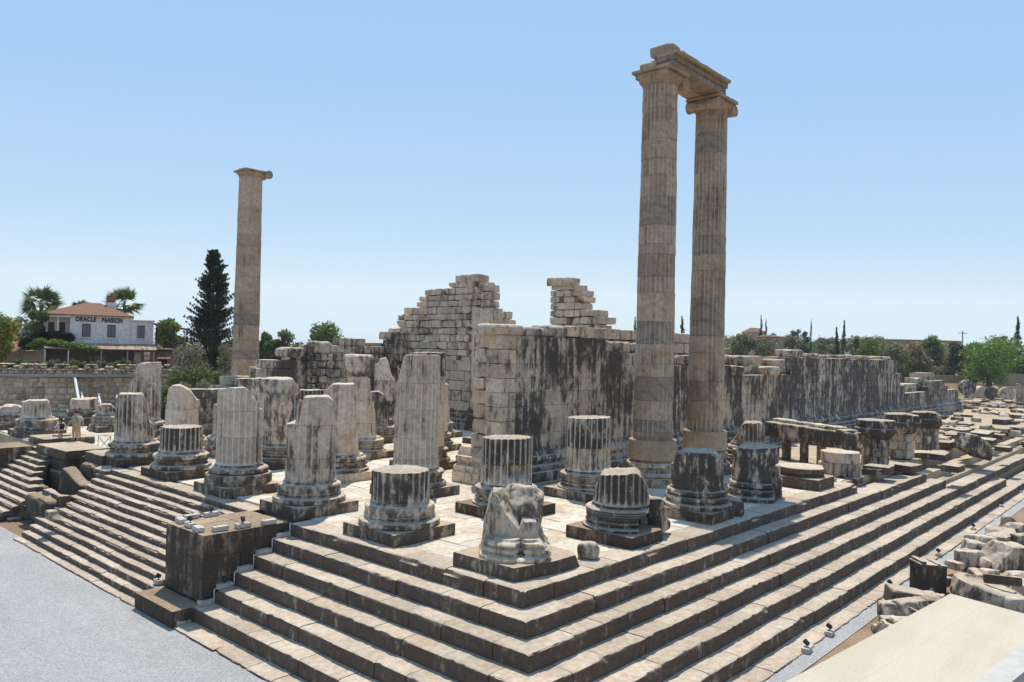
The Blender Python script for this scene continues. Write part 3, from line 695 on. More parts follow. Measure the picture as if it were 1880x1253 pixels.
c.plinth(); c.base('rings'); c.shaft([(665, 720), (695, 719), (706, 726), (711, 740), (714, 770)], [], R=.98, mats='shaft_dark', ero=-.3, bite=.1)
c = Col(3, 6, 'low porch stump behind the sloping shouldered column'); c.plinth(); c.base('torus'); c.shaft([(582, 752), (634, 752)], mats='shaft_mid')
c = Col(3, 3, 'low porch stump beside the end of the cella wall'); c.plinth(); c.base('rings'); c.shaft([(880, 795), (932, 795)], mats='shaft_mid')
c = Col(4, 6, 'narrow ragged pillar of column fragments against the cross wall', cx=705)
c.plinth(); c.base('torus'); c.shaft([(685, 670), (695, 668), (697, 660), (708, 657), (713, 664), (719, 690), (727, 700)], [698, 735], R=.85, mats=['shaft_dark', 'shaft_mid', 'shaft_light'], right=[(728, 770), (727, 702), (718, 690), (712, 660)], left=[(686, 770), (686, 660)], ero=-.4, bite=.15, amp=.05)
c = Col(4, 5, 'low porch stump seen between the tallest broken column and the cella wall'); c.plinth(); c.base('rings'); c.shaft([(776, 745), (826, 745)], mats='shaft_light', bite=.1)
c = Col(4, 4, 'low porch stump left of the cella wall end, ring base showing'); c.plinth(); c.base('rings'); c.shaft([(875, 775), (924, 775)], mats='shaft_light')

# ------------------------------------------------------------------ the standing columns
def volute(mb, c, r, w, axis, n=28):
    """scroll: a short cylinder with a raised spiral on both faces; axis 0 = along x, 1 = along y"""
    th = np.arange(n)*2*math.pi/n
    prof = [(0.02, -w), (r*.3, -w-.015), (r*.45, -w+.02), (r*.72, -w+.02), (r*.8, -w-.01), (r, -w), (r*.93, -w*.55), (r*.6, 0), (r*.93, w*.55), (r, w), (r*.8, w+.01), (r*.72, w-.02), (r*.45, w-.02), (r*.3, w+.015), (.02, w)]
    V = []
    for a in th:
        for q, d in prof:
            p = [q*math.cos(a), d, q*math.sin(a)]
            if axis == 0: p = [p[1], p[0], p[2]]
            V.append(np.array(p)+np.asarray(c))
    mb.add(V, grid_faces(n, len(prof), True))
def ionic_capital(par, z0, R, mat, broken=(), half=1.04, h=.72):
    mb = MB(); lathe(mb, [(R*.9, z0-.02), (R*1.0, z0), (R*1.03, z0+.05), (R*1.0, z0+.08), (R*1.08, z0+.16), (R*1.2, z0+.26), (R*1.22, z0+.32), (.3, z0+.33)], 72, amp=.02)
    cap = mb.build('capital', M[mat], par, (0, 0, 0), 40)
    mb = MB(); stone(mb, (0, 0, z0+.43), (half-.12, half-.16, .13), .2, .04, .02, 2, seed=2)
    mb.build('canalis', M[mat], cap, (0, 0, 0), 40)
    mb = MB(); stone(mb, (0, 0, z0+h-.08), (half+.02, half, .085), .15, .05, .035, 2, seed=3, maxs=16)
    mb.build('abacus', M[mat], cap, (0, 0, 0), 40)
    for sx in (-1, 1):
        if sx in broken: continue
        mb = MB(); volute(mb, (sx*(half-.12), 0, z0+.22), .31, half-.12, 1); mb.build('volute', M[mat], cap, (0, 0, 0), 40)
    return cap
TALLJ_A = [792, 770, 735, 692, 668, 632, 592, 540, 510, 470, 452, 417, 365, 328, 297, 262, 228, 207, 185]
TALLJ_B = [770, 735, 700, 648, 618, 590, 548, 500, 470, 436, 410, 383, 352, 322, 286, 250, 220]
def tall(i, j, label, joints, collar, ybase, ytop, R0, R1, px=None, pos=None, mat='tall', fl=24, broken=(), ero=.3):
    c = Col(i, j, label, 'three tall standing columns', pos=pos)
    zt = c.z(ytop)
    if collar:
        c.plinth(half=1.36, cuts=[((-.5, -1, .3), 1.5)]); c.base('torus', amp=.03)
        za, zb = c.z(collar[1]), c.z(collar[0])
        mb = MB(); lathe(mb, refine([(.9, za), (1.14, za), (1.16, za+.03), (1.15, zb-.02), (1.13, zb), (.8, zb+.01)], .15), 96, amp=.012, seed=i); mb.build('mortar_collar', M['concrete'], c.o, (0, 0, 0), 30)
        z0 = zb-.05
    else:
        c.plinth(half=1.36); c.base('torus'); z0 = ZB
    zs = [z0]+[z for z in (c.z(y) for y in joints) if z0+.4 < z < zt-.4]+[zt]
    zs.sort(); rs = random.Random(i*3+1)
    for k in range(len(zs)-1):
        a, b = zs[k], zs[k+1]; rad = lambda z: R0+(R1-R0)*((z-z0)/(zt-z0))**1.15
        c.drum(a+.003, b-.003, rad(a), rad(b), mat if rs.random() < (.78 if fl else .93) else 'tall_grey', flutes=fl, fd=.075, ero=ero+rs.uniform(-.35, .35), amp=.014, bite=.03, dz=.16, off=(rs.uniform(-.015, .015), rs.uniform(-.015, .015)))
    return c, zt
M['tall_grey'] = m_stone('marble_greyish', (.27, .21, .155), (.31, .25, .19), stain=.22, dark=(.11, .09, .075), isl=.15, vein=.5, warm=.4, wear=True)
c, zt = tall(3, 1, 'left column of the tall pair, joined to its neighbour by a stone beam on top', TALLJ_A, (806, 842), 860, 162, .96, .845, ero=.15)
ionic_capital(c.o, zt, .86, 'tall', broken=(-1,)); ZCAP = zt+.72
c2, zt2 = tall(4, 1, 'right column of the tall pair, with hanging scrolls on its capital', TALLJ_B, (790, 824), 840, 196, .96, .83, ero=.25)
ionic_capital(c2.o, ZCAP-.72, .85, 'tall')
sp = atd(450, 680, 63)
c3, zt3 = tall(3, 8, 'lone unfluted tall column standing at the left, behind the broken columns', [y for y in range(340, 760, 1) if y in (338, 356, 385, 410, 433, 453, 470, 489, 510, 538, 556, 577, 598, 623, 643, 660, 690, 720, 750)], None, 0, 326, 1.06, .90, pos=(sp[0], sp[1], 0), fl=0)
cap = ionic_capital(c3.o, zt3, .92, 'tall', broken=(-1, 1), half=1.0, h=.55)
mb = MB(); volute(mb, (1.15*c3.u[0], 1.15*c3.u[1], zt3+.3), .34, .55, 1); mb.build('volute', M['tall'], cap, (0, 0, 0), 40)
mb = MB(); stone(mb, (-.2, .3, zt3+.62), (.55, .5, .09), .12, .06, .05, 2.5, seed=8); mb.build('broken_slab', M['tall'], cap, (0, 0, 0), 40)
# architrave
arc = empty('architrave', (18.4, 5.3, ZCAP), 'carved stone beam spanning the tops of the two tall columns', 'stone beam'); AO = np.array((18.4, 5.3, ZCAP))
Zc = ZCAP
mb = MB(); stone(mb, (18.2, 4.80, Zc+.17), (2.72, .48, .165), .13, .05, .035, 2, seed=1, maxs=34, cuts=[((-1, -.3, -.5), 2.66)]); mb.build('lower_fascia', M['tall_grey'], arc, AO, 40)
mb = MB(); stone(mb, (18.2, 4.76, Zc+.47), (2.74, .54, .135), .13, .05, .035, 2, seed=2, maxs=34); mb.build('upper_fascia', M['tall_grey'], arc, AO, 40)
mb = MB(); stone(mb, (18.25, 4.70, Zc+.70), (2.72, .64, .10), .12, .06, .06, 2.2, seed=3, maxs=36, cuts=[((1, 0, .8), 2.62), ((-1, -.5, .6), 2.7)])
for q in range(30): stone(mb, (15.7+q*.17, 4.08, Zc+.61), (.06, .05, .04), .06, .03, .005, 3, seed=q)
mb.build('crown_moulding', M['tall'], arc, AO, 40)
mb = MB(); stone(mb, (18.15, 5.84, Zc+.32), (2.6, .5, .315), .14, .08, .05, 1.6, seed=4, maxs=30, cuts=[((-1, .6, .5), 2.35), ((-1, 0, 1), 1.95)]); mb.build('rear_beam', M['tall'], arc, AO, 40)
mb = MB(); stone(mb, (16.05, 5.15, Zc+1.0), (.48, .62, .27), .1, .09, .07, 2.2, seed=5, cuts=[((1, 0, .8), .40), ((-.9, -.3, .8), .52)]); mb.build('top_fragment', M['tall'], arc, AO, 40)
mb = MB(); stone(mb, (17.3, 4.9, Zc+.86), (.8, .45, .11), .1, .07, .06, 2, seed=6, cuts=[((1, 0, 2.4), .26)]); mb.build('top_fragment', M['tall'], arc, AO, 40)
mb = MB(); stone(mb, (18.75, 4.85, Zc+.86), (.33, .4, .09), .1, .06, .05, 2, seed=7); mb.build('top_fragment', M['tall'], arc, AO, 40)

# ------------------------------------------------------------------ walls of the cella
def wall_blocks(mb, axis, face, thick, profile, z0, ch=.66, lens=(1.1, 2.0), seg=.3, seed=0, rnd=.035, amp=.02, jit=.02, s0=None, s1=None, inner=1, irregular=0.0, slack=.35):
    """courses of ashlar; axis 0: wall along x with its face at y=face (body towards +y); axis 1: along y with face at x=face"""
    rs = random.Random(seed); pr = sorted(profile); smin = pr[0][0] if s0 is None else s0; smax = pr[-1][0] if s1 is None else s1
    a = np.array(pr); z = z0; r = 0; zmax = a[:, 1].max()
    while z < zmax-.15:
        h = ch*(rs.uniform(.82, 1.18) if irregular >= .34 else rs.uniform(.88, 1.12)) if irregular else ch
        s = smin-rs.uniform(0, .0); first = True
        while s < smax-.05:
            L = rs.uniform(*lens)
            if first: L *= (.55 if r % 2 else 1.0); first = False
            if smax-s-L < .35: L = smax-s
            mid = s+L/2; top = np.interp(mid, a[:, 0], a[:, 1])
            hh = h
            if z+h > top+slack*h:
                hh = 0
                if irregular and z+h*.45 < top and rs.random() < .6: hh = h*rs.uniform(.45, .8)
            if hh:
                j = rs.uniform(-jit, jit); dist = math.hypot((mid if axis == 0 else face)-CAM[0], (face if axis == 0 else mid)-CAM[1])
                sg = max(seg, dist*.0055); sd = int(seed*1000+r*61+s*7)
                cuts = []
                if irregular and rs.random() < irregular: cuts = [((rs.uniform(-1, 1), -1 if axis == 0 else rs.uniform(-1, 1), rs.uniform(-1, 1)), (thick if axis == 0 else L)*.42)]
                if axis == 0: stone(mb, (mid, face+thick/2+j, z+hh/2), (L/2-.001, thick/2, hh/2-.001), sg, rnd*rs.uniform(.6, 1.5), amp, 1.6, seed=sd, maxs=9, cuts=cuts)
                else: stone(mb, (face+thick/2+j, mid, z+hh/2), (thick/2, L/2-.004, hh/2-.003), sg, rnd*rs.uniform(.6, 1.5), amp, 1.6, seed=sd, maxs=9, cuts=cuts)
            s += L
        z += h; r += 1
def sweep(mb, prof, p0, d, o, L, seg=.5, amp=.012, seed=0):
    n = max(2, int(L/seg)); s = np.linspace(0, L, n); d = np.asarray(d, float); o = np.asarray(o, float); P = np.zeros((len(prof), n+2, 3))
    for k, (a, z) in enumerate(prof):
        P[k, 1:-1, :2] = np.asarray(p0)[None]+s[:, None]*d+a*o; P[k, 1:-1, 2] = z
        P[k, 1:-1, :2] += (amp*fbm(np.c_[s*1.5, np.full(n, z*4), np.full(n, seed)], 2, 5))[:, None]*o
    P[:, 0] = P[:, 1].mean(0); P[:, -1] = P[:, -2].mean(0)
    mb.add(P.reshape(-1, 3), grid_faces(len(prof), n+2, True)[:, ::-1])
MOULD = [(-.6, 0), (.52, 0), (.52, .46), (.47, .50), (.40, .52), (.44, .58), (.46, .66), (.44, .74), (.36, .79), (.25, .82), (.2, .9), (.24, .98), (.3, 1.02), (.31, 1.12), (.28, 1.2), (.18, 1.24), (.14, 1.36), (.06, 1.5), (.0, 1.62), (-.6, 1.62)]
YF = 9.3
nw = empty('cella_wall', (9.2, 10.4, 0), 'long black streaked ashlar wall running back from its pale broken end behind the tall columns', 'wall'); NO = np.array((9.2, 10.4, 0))
prof_n = [(9.2, 6.98), (16.8, 6.98), (16.85, 6.31), (24.5, 6.31), (24.6, 5.64), (31.5, 5.64), (31.6, 4.97), (42.3, 4.97)]
mb = MB(); wall_blocks(mb, 0, YF, 1.0, [(9.25, 7.0), (11.6, 6.95)], 1.62, .67, (.9, 1.5), seed=1, rnd=.03, amp=.03, s0=9.25, s1=10.25, jit=.012); wall_blocks(mb, 0, YF+1.0, 1.0, [(9.3, 6.9), (11.3, 6.9)], 1.62, .67, (.9, 1.5), seed=9, rnd=.1, amp=.05, s0=9.35, s1=11.3, irregular=.4)
mb.build('wall_end', M['wall_light'], nw, NO, 40)
mb = MB(); wall_blocks(mb, 0, YF, 1.0, prof_n, 1.62, .67, (1.3, 2.4), seed=2, s0=10.26, s1=42.3, rnd=.012, amp=.012, jit=.005); mb.build('wall_face', M['wall_mid'], nw, NO, 40)
mb = MB(); wall_blocks(mb, 0, YF, 1.0, [(42.31, 6.3), (69.4, 6.33), (69.5, 5.6), (71.6, 5.0), (71.7, 4.3), (73.0, 3.3)], 1.62, .67, (1.3, 2.4), seed=3, s0=42.31, s1=73, rnd=.02, amp=.012, jit=.008); 
wall_blocks(mb, 0, YF, 1.0, [(73.01, 2.7), (82.5, 2.75), (82.55, 4.3), (90.6, 4.2), (90.7, 2.8), (97, 2.7)], 1.62, .6, (1.3, 2.4), seed=4, s0=73.01, s1=97, jit=.01)
mb.build('wall_face', M['wall_dark'], nw, NO, 40)
mb = MB(); wall_blocks(mb, 0, YF+1.02, 1.3, [(11.5, 6.9), (13.6, 7.2), (16, 7.9), (25, 7.95), (31, 7.4), (34, 6.4), (42, 6.0), (45, 6.6), (52, 6.5), (70, 6.5), (72, 3.5), (97, 3.0)], 1.62, .66, (.8, 1.6), seed=6, s0=11.5, s1=97, rnd=.07, amp=.04, jit=.06, irregular=.3, seg=.35)
mb.build('wall_backing', M['wall_light'], nw, NO, 40)
mb = MB(); stone(mb, (9.75, 9.9, 7.23), (1.0, .75, .25), .15, .2, .07, 1.6, seed=50, ang=.06, cuts=[((-1, -.4, -.9), .8)]); mb.build('cap_block', M['rubble'], nw, NO, 40)
for q, (s, zz, hx, hz) in enumerate([(11.7, 7.2, .85, .23), (13.4, 7.25, 1.0, .3), (18.0, 6.62, .6, .3), (19.5, 6.6, .75, .32), (21.3, 6.58, .7, .29), (23.2, 6.58, .8, .28), (26.5, 5.95, .8, .3), (29, 5.92, .7, .28), (33.4, 5.3, 1.5, .32), (34.2, 5.96, 1.2, .34), (38.8, 5.28, 1.5, .31), (40.6, 5.3, .8, .3), (40.2, 5.88, 1.0, .27), (43.4, 6.62, 1.0, .31), (46.2, 6.5, 1.2, .16), (52, 6.5, 1.8, .14), (58.5, 6.5, 1.3, .17), (64, 6.52, 1.6, .14)]):
    mb = MB(); stone(mb, (s, 9.9, zz), (hx, .5, hz), .15, .14, .08, 1.7, seed=q+60, ang=.1*q); mb.build('loose_stone', M['rubble'], nw, NO, 40)
mb = MB(); sweep(mb, MOULD, (9.0, YF), (1, 0), (0, -1), 88.5, .5); mb.build('base_moulding', M['wall_dark'], nw, NO, 30)
mb = MB(); sweep(mb, [(a, z+.001) for a, z in MOULD], (9.22, 8.85), (0, 1), (-1, 0), 3.0, .3); mb.build('base_moulding', M['wall_light'], nw, NO, 30)
mb = MB(); sweep(mb, [(-.6, -.1), (.95, -.1), (.95, .03), (-.6, .03)], (9.6, YF), (1, 0), (0, -1), 85, 1.0); mb.build('toichobate', M['plinth'], nw, NO, 30)
# far end of the flank wall: a block pile and low return
mb = MB(); wall_blocks(mb, 0, YF+.9, 1.5, [(74, 3.5), (80, 3.6), (84, 5.0), (88, 4.9), (89, 3.2), (96, 3.0)], 1.9, .62, (1, 2), seed=12, s0=74, s1=96, rnd=.06, amp=.03, irregular=.3); mb.build('block_pile', M['rubble'], nw, NO, 40)

# cross wall: tall ruin left of the great doorway, and the ragged tower right of it
XC = 26.5
lw = empty('ruined_cross_wall', (XC, 32, 0), 'tall stepped ruin of rough stone courses, left of the great doorway', 'wall'); LO = np.array((XC, 32, 0))
prof_l = [(27.6, 11.45), (27.75, 11.45), (30.8, 11.4), (30.85, 11.3), (34.6, 11.1), (34.7, 10.4), (35.4, 10.4), (35.45, 9.9), (36.2, 9.8), (36.3, 9.3), (37.4, 8.9), (38.2, 8.5), (38.3, 7.9), (38.9, 7.6)]
mb = MB(); wall_blocks(mb, 1, XC, 1.6, prof_l, 5.3, .55, (.35, 1.35), seed=14, s0=27.6, s1=38.9, rnd=.07, amp=.08, jit=.08, irregular=.45, seg=.2, slack=.7); mb.build('rough_courses', M['wall_light'], lw, LO, 40)
mb = MB(); wall_blocks(mb, 1, XC-.05, 1.5, [(27.6, 5.3), (38.9, 5.3)], 1.3, .8, (1.0, 1.9), seed=15, s0=28.5, s1=38.9, rnd=.06, amp=.05, jit=.05, seg=.25, irregular=.3); mb.build('lower_courses', M['wall_light'], lw, LO, 40)
mb = MB(); wall_blocks(mb, 1, XC-.03, 1.7, [(26.7, 9.6), (28.4, 9.6)], 1.3, 1.66, (1.9, 2.0), seed=16, s0=26.7, s1=28.45, rnd=.05, amp=.03, jit=.01, seg=.2); mb.build('door_jamb', M['shaft_light'], lw, LO, 40)
mb = MB(); wall_blocks(mb, 1, XC, 1.6, [(26.9, 11.3), (27.6, 11.3)], 9.62, .6, (.6, .8), seed=17, s0=26.95, s1=27.6, rnd=.09, amp=.05, irregular=.4, seg=.2); mb.build('jamb_top', M['wall_light'], lw, LO, 40)
mb = MB(); stone(mb, (XC+.6, 29.15, 11.98), (.7, 1.3, .3), .15, .14, .06, 1.6, seed=71); mb.build('top_slab', M['wall_light'], lw, LO, 40)
mb = MB(); sweep(mb, MOULD[:], (XC, 27.0), (0, 1), (-1, 0), 11.5, .4); box(mb, (XC-.75, 26.6, -.02), (XC-.1, 28.3, 1.3)); mb.build('base_moulding', M['plinth'], lw, LO, 30)
mb = MB(); wall_blocks(mb, 0, 26.75, 1.8, [(28.2, 9.9), (28.7, 9.6), (29.3, 9.2), (29.4, 8.6), (30.4, 8.4), (30.6, 7.8), (31.5, 7.5)], 1.2, .62, (.6, 1.2), seed=18, s0=28.15, s1=31.5, rnd=.1, amp=.06, jit=.06, irregular=.4, seg=.22); mb.build('return_wall', M['wall_light'], lw, LO, 40)
tw = empty('ruined_cross_wall', (XC, 15, 0), 'ragged stepped tower of stone courses, right of the great doorway', 'wall'); TO = np.array((XC, 15, 0))
prof_t = [(11.3, 7.6), (15.9, 7.95), (16.0, 8.45), (16.6, 8.5), (16.7, 9.0), (17.7, 9.1), (17.8, 9.3), (18.0, 9.7), (18.1, 10.4), (18.9, 10.5), (18.95, 11.0), (20.6, 11.05)]
mb = MB(); wall_blocks(mb, 1, XC, 1.7, prof_t, .9, .52, (.35, 1.35), seed=19, s0=11.3, s1=20.6, rnd=.07, amp=.08, jit=.07, irregular=.45, seg=.2, slack=.6); mb.build('rough_courses', M['wall_light'], tw, TO, 40)
mb = MB(); stone(mb, (XC+.6, 19.85, 11.32), (.8, .95, .3), .15, .1, .06, 1.6, seed=74); mb.build('cap_block', M['wall_light'], tw, TO, 40)
mb = MB(); box(mb, (XC-.3, 11.2, -.02), (XC+1.9, 20.9, .9)); mb.build('footing', M['plinth'], tw, TO, 30)
# south wall of the cella
sw = empty('cella_wall', (9, 37, 0), 'low stained ashlar wall climbing in steps from the left towards the tall ruin', 'wall'); SWO = np.array((9, 37, 0))
prof_s = [(7.2, 3.0), (10.5, 3.1), (10.6, 3.95), (12.0, 4.0), (12.1, 5.0), (14.2, 5.05), (14.3, 5.4), (15.9, 5.4), (16.0, 6.3), (18.9, 6.4), (19.0, 6.6), (19.9, 6.6), (20, 7.3), (22.3, 7.3), (22.4, 6.5), (24.5, 6.5), (24.6, 7.5), (26.4, 7.5)]
mb = MB(); wall_blocks(mb, 0, 36.0, 1.2, prof_s, 1.2, .66, (1.0, 1.9), seed=22, s0=7.6, s1=26.4, rnd=.05, amp=.035, jit=.04, irregular=.15); mb.build('wall_face', M['wall_mid'], sw, SWO, 40)
mb = MB(); wall_blocks(mb, 0, 37.25, 1.2, [(9.5, 2.9), (11, 3.2), (11.1, 3.6), (14, 4.7), (20, 6.3), (26.4, 6.7)], 1.2, .66, (1.0, 1.9), seed=23, s0=10.0, s1=26.4, rnd=.06, amp=.04, irregular=.2); mb.build('wall_backing', M['wall_light'], sw, SWO, 40)
mb = MB(); sweep(mb, MOULD, (7.6, 36.0), (1, 0), (0, -1), 18.5, .4); sweep(mb, [(a, z+.001) for a, z in MOULD], (7.62, 35.6), (0, 1), (-1, 0), 3.1, .3); mb.build('base_moulding', M['plinth'], sw, SWO, 30)
mb = MB(); stone(mb, (15.2, 36.4, 5.75), (.95, .7, .38), .15, .25, .1, 1.4, seed=81, ang=.2); stone(mb, (17.4, 35.9, 6.15), (.85, .6, .5), .15, .25, .1, 1.4, seed=82, ang=-.2); mb.build('boulder', M['rubble'], sw, SWO, 40)
mb = MB(); wall_blocks(mb, 0, 35.2, .9, [(16.4, 5.7), (18.2, 5.7)], 1.2, .55, (.5, .9), seed=24, s0=16.4, s1=18.3, rnd=.12, amp=.07, irregular=.5, seg=.2); mb.build('ragged_pier', M['wall_mid'], sw, SWO, 40)

# ------------------------------------------------------------------ ground
def sm(a, b, x): t = np.clip((x-a)/(b-a), 0, 1); return t*t*(3-2*t)
WALLPTS = [(-30, 63.6), (1.0, 62.6), (3.6, 61.2), (5.6, 59.6), (8.0, 58.7), (11, 58.4), (20, 58.2), (60, 58.0)]
def wally(x): a = np.array(WALLPTS); return np.interp(x, a[:, 0], a[:, 1])
def terr(x, y):
    z = -2.69+0*x
    z = z+2.35*sm(46, 54.5, y)*sm(-6, 3.5, x)
    z = z+(2.6+.3-(-2.69+2.35)-.3)*sm(.25, .75, y-wally(x))*sm(-40, -20, x)+.35*sm(.25, .75, y-wally(x))*(1-sm(-6, 3.5, x))*6.7
    z = z+2.35*sm(110.5, 113, x)*sm(-7.5, -4.5, y)*(1-sm(46, 54.5, y)*sm(-6, 3.5, x))
    f = sm(147, 155, x)*(1-sm(50, 58, y)); z = z*(1-f)+f*(1.7)
    z = z+5.0*sm(160, 235, x)*(.35+.65*sm(5, 60, y))
    z = z+.25*fbm(np.stack([x*.09, y*.09, 0*x], -1).reshape(-1, 3), 2, 5).reshape(x.shape)*np.clip(sm(140, 150, x)+sm(62, 75, y), 0, 1)
    z = z+(.35+.3*fbm(np.stack([x*.35, y*.35, 0*x], -1).reshape(-1, 3), 3, 9).reshape(x.shape))*sm(-7.4, -9.5, y)*0.8
    return z
def terrz(x, y): return float(terr(np.array([float(x)]), np.array([float(y)]))[0])
gx = np.concatenate([np.linspace(-3000, -80, 8), np.linspace(-70, 0, 30), np.linspace(1, 130, 90), np.linspace(132, 170, 28), np.linspace(173, 420, 56), np.linspace(500, 6000, 12)])
gy = np.concatenate([np.linspace(-4000, -90, 8), np.linspace(-80, -12, 24), np.linspace(-11, -6, 14), np.linspace(-4, 44, 14), np.linspace(46, 57, 12), np.linspace(57.5, 66, 46), np.linspace(68, 220, 50), np.linspace(300, 5000, 10)])
X, Y = np.meshgrid(gx, gy, indexing='ij')
t = NT('soil_and_dry_grass'); g = t.n('ShaderNodeNewGeometry'); pos = g.outputs['Position']
c_ = t.mix(t.ramp(t.noise(pos, .35, 6, .6), .42, .62), (.235, .16, .105), (.30, .215, .14))
c_ = t.mix(t.ramp(t.noise(t.mapping(pos, loc=(4, 2, 0)), .05, 5, .6), .54, .64), c_, (.40, .28, .15))
c_ = t.val(c_, t.ramp(t.noise(pos, 14, 6, .7), .25, .75, .7, 1.25))
sx_ = t.n('ShaderNodeSeparateXYZ', Vector=pos)
far = t.ramp(sx_.outputs[0], 147, 152); far2 = t.ramp(sx_.outputs[1], 62, 75)
c_ = t.mix(t.math('MULTIPLY', t.math('MAXIMUM', far, far2), t.ramp(t.noise(pos, .03, 3), .42, .55, .15, .9)), c_, (.13, .125, .055))
c_ = t.mix(t.math('MULTIPLY', t.ramp(sx_.outputs[0], 350, 900), .85), c_, (.15, .16, .12))
M['soil'] = t.finish(c_, .97, t.bump(t.noise(pos, 9, 8, .7), .8, .06), .1)
mb = MB(); mb.add(np.stack([X, Y, terr(X, Y)], -1).reshape(-1, 3), grid_faces(len(gx), len(gy))); o = mb.build('ground', M['soil'], None, (0, 0, 0), 60); tag(o, kind='structure')
t = NT('gravel'); g = t.n('ShaderNodeNewGeometry'); pos = g.outputs['Position']
v = t.n('ShaderNodeTexVoronoi', Vector=pos, Scale=17.0); v2 = t.noise(pos, 40, 4, .7); v3 = t.noise(t.mapping(pos, scale=(1, .45, 1)), .55, 7, .68)
c_ = t.mix(v.outputs['Color'], (.25, .243, .238), (.47, .458, .45)); c_ = t.mix(.45, c_, (.36, .35, .342)); c_ = t.val(c_, t.ramp(v2, .25, .75, .62, 1.38)); c_ = t.val(c_, t.ramp(v3, .34, .66, .93, 1.06)); c_ = t.mix(t.math('MULTIPLY', t.ramp(t.noise(pos, .23, 6, .7), .6, .75), .12), c_, (.36, .30, .235))
M['gravel'] = t.finish(c_, .95, t.bump(t.math('ADD', v.outputs['Distance'], v2), .9, .03), .15)
STRIP = float(np.mean([at(1880, 929.6, -2.68)[1], at(1723.7, 1051, -2.68)[1]]))
mb = MB(); zg = -2.682
def sheet(mb, x0, x1, y0, y1, z, nx, ny):
    xs = np.linspace(x0, x1, nx); ys = np.linspace(y0, y1, ny); A, B = np.meshgrid(xs, ys, indexing='ij')
    Z = z+.010*fbm(np.stack([A*.8, B*.8, A*0], -1).reshape(-1, 3), 3, 2).reshape(A.shape); mb.add(np.stack([A, B, Z], -1).reshape(-1, 3), grid_faces(nx, ny))
sheet(mb, -70, -5.55, -40, 60, zg+.012, 90, 120); sheet(mb, -5.5, 118, STRIP, -5.55, zg+.013, 200, 6)
o = mb.build('gravel_path', M['gravel'], None, (0, 0, 0), 60); tag(o, kind='structure')

# ------------------------------------------------------------------ loose stones
def loose(name, cat, label, c, h, mat='rubble', ang=0, tilt=(0, 0), cuts=(), seed=0, seg=.14, rnd=.06, amp=.04, group=None, maxs=14):
    rr_ = random.Random(seed*13+5)
    if not cuts and mat in ('rubble', 'shaft_dark', 'shaft_mid') : cuts = [((rr_.uniform(-1, 1), -.8, rr_.uniform(.1, 1)), min(h)*rr_.uniform(.9, 1.2)), ((rr_.choice((-1, 1)), rr_.uniform(-.6, .6), rr_.uniform(-.2, .9)), h[0]*rr_.uniform(.75, .95))]
    mb = MB(); stone(mb, (0, 0, 0), h, seg, rnd, amp, 1.6, seed=seed, ang=ang, tilt=tilt, cuts=cuts, maxs=maxs)
    o = mb.build(name, M[mat], None, None, 40); o.location = c; return tag(o, label, cat, group)
GB = 'fallen blocks scattered over the far part of the platform'
def blk(x0, x1, y0, y1, z, label, mat='rubble', depth=1.0, ang=0.0, tilt=(0, 0), cuts=(), rnd=.06, amp=.04, seed=0, s=4.273, ox=1440, oy=680, group=GB, name='fallen_block', cat='stone block', hf=.5):
    px, py = ox+(x0+x1)/2/s, oy+y1/s; P = at(px, py, z); D = proj(P)[2]
    w = (x1-x0)/s*D/FPX; h = (y1-y0)/s*D/FPX*hf
    P2 = np.array((P[0]+.35*depth, P[1]+.3*depth, z+h/2))
    return loose(name, cat, label, P2, (max(w*.40, .2), depth*.42, max(h/2, .1)), mat, ang, tilt, cuts, seed, max(.13, D*.004), rnd, amp, group)
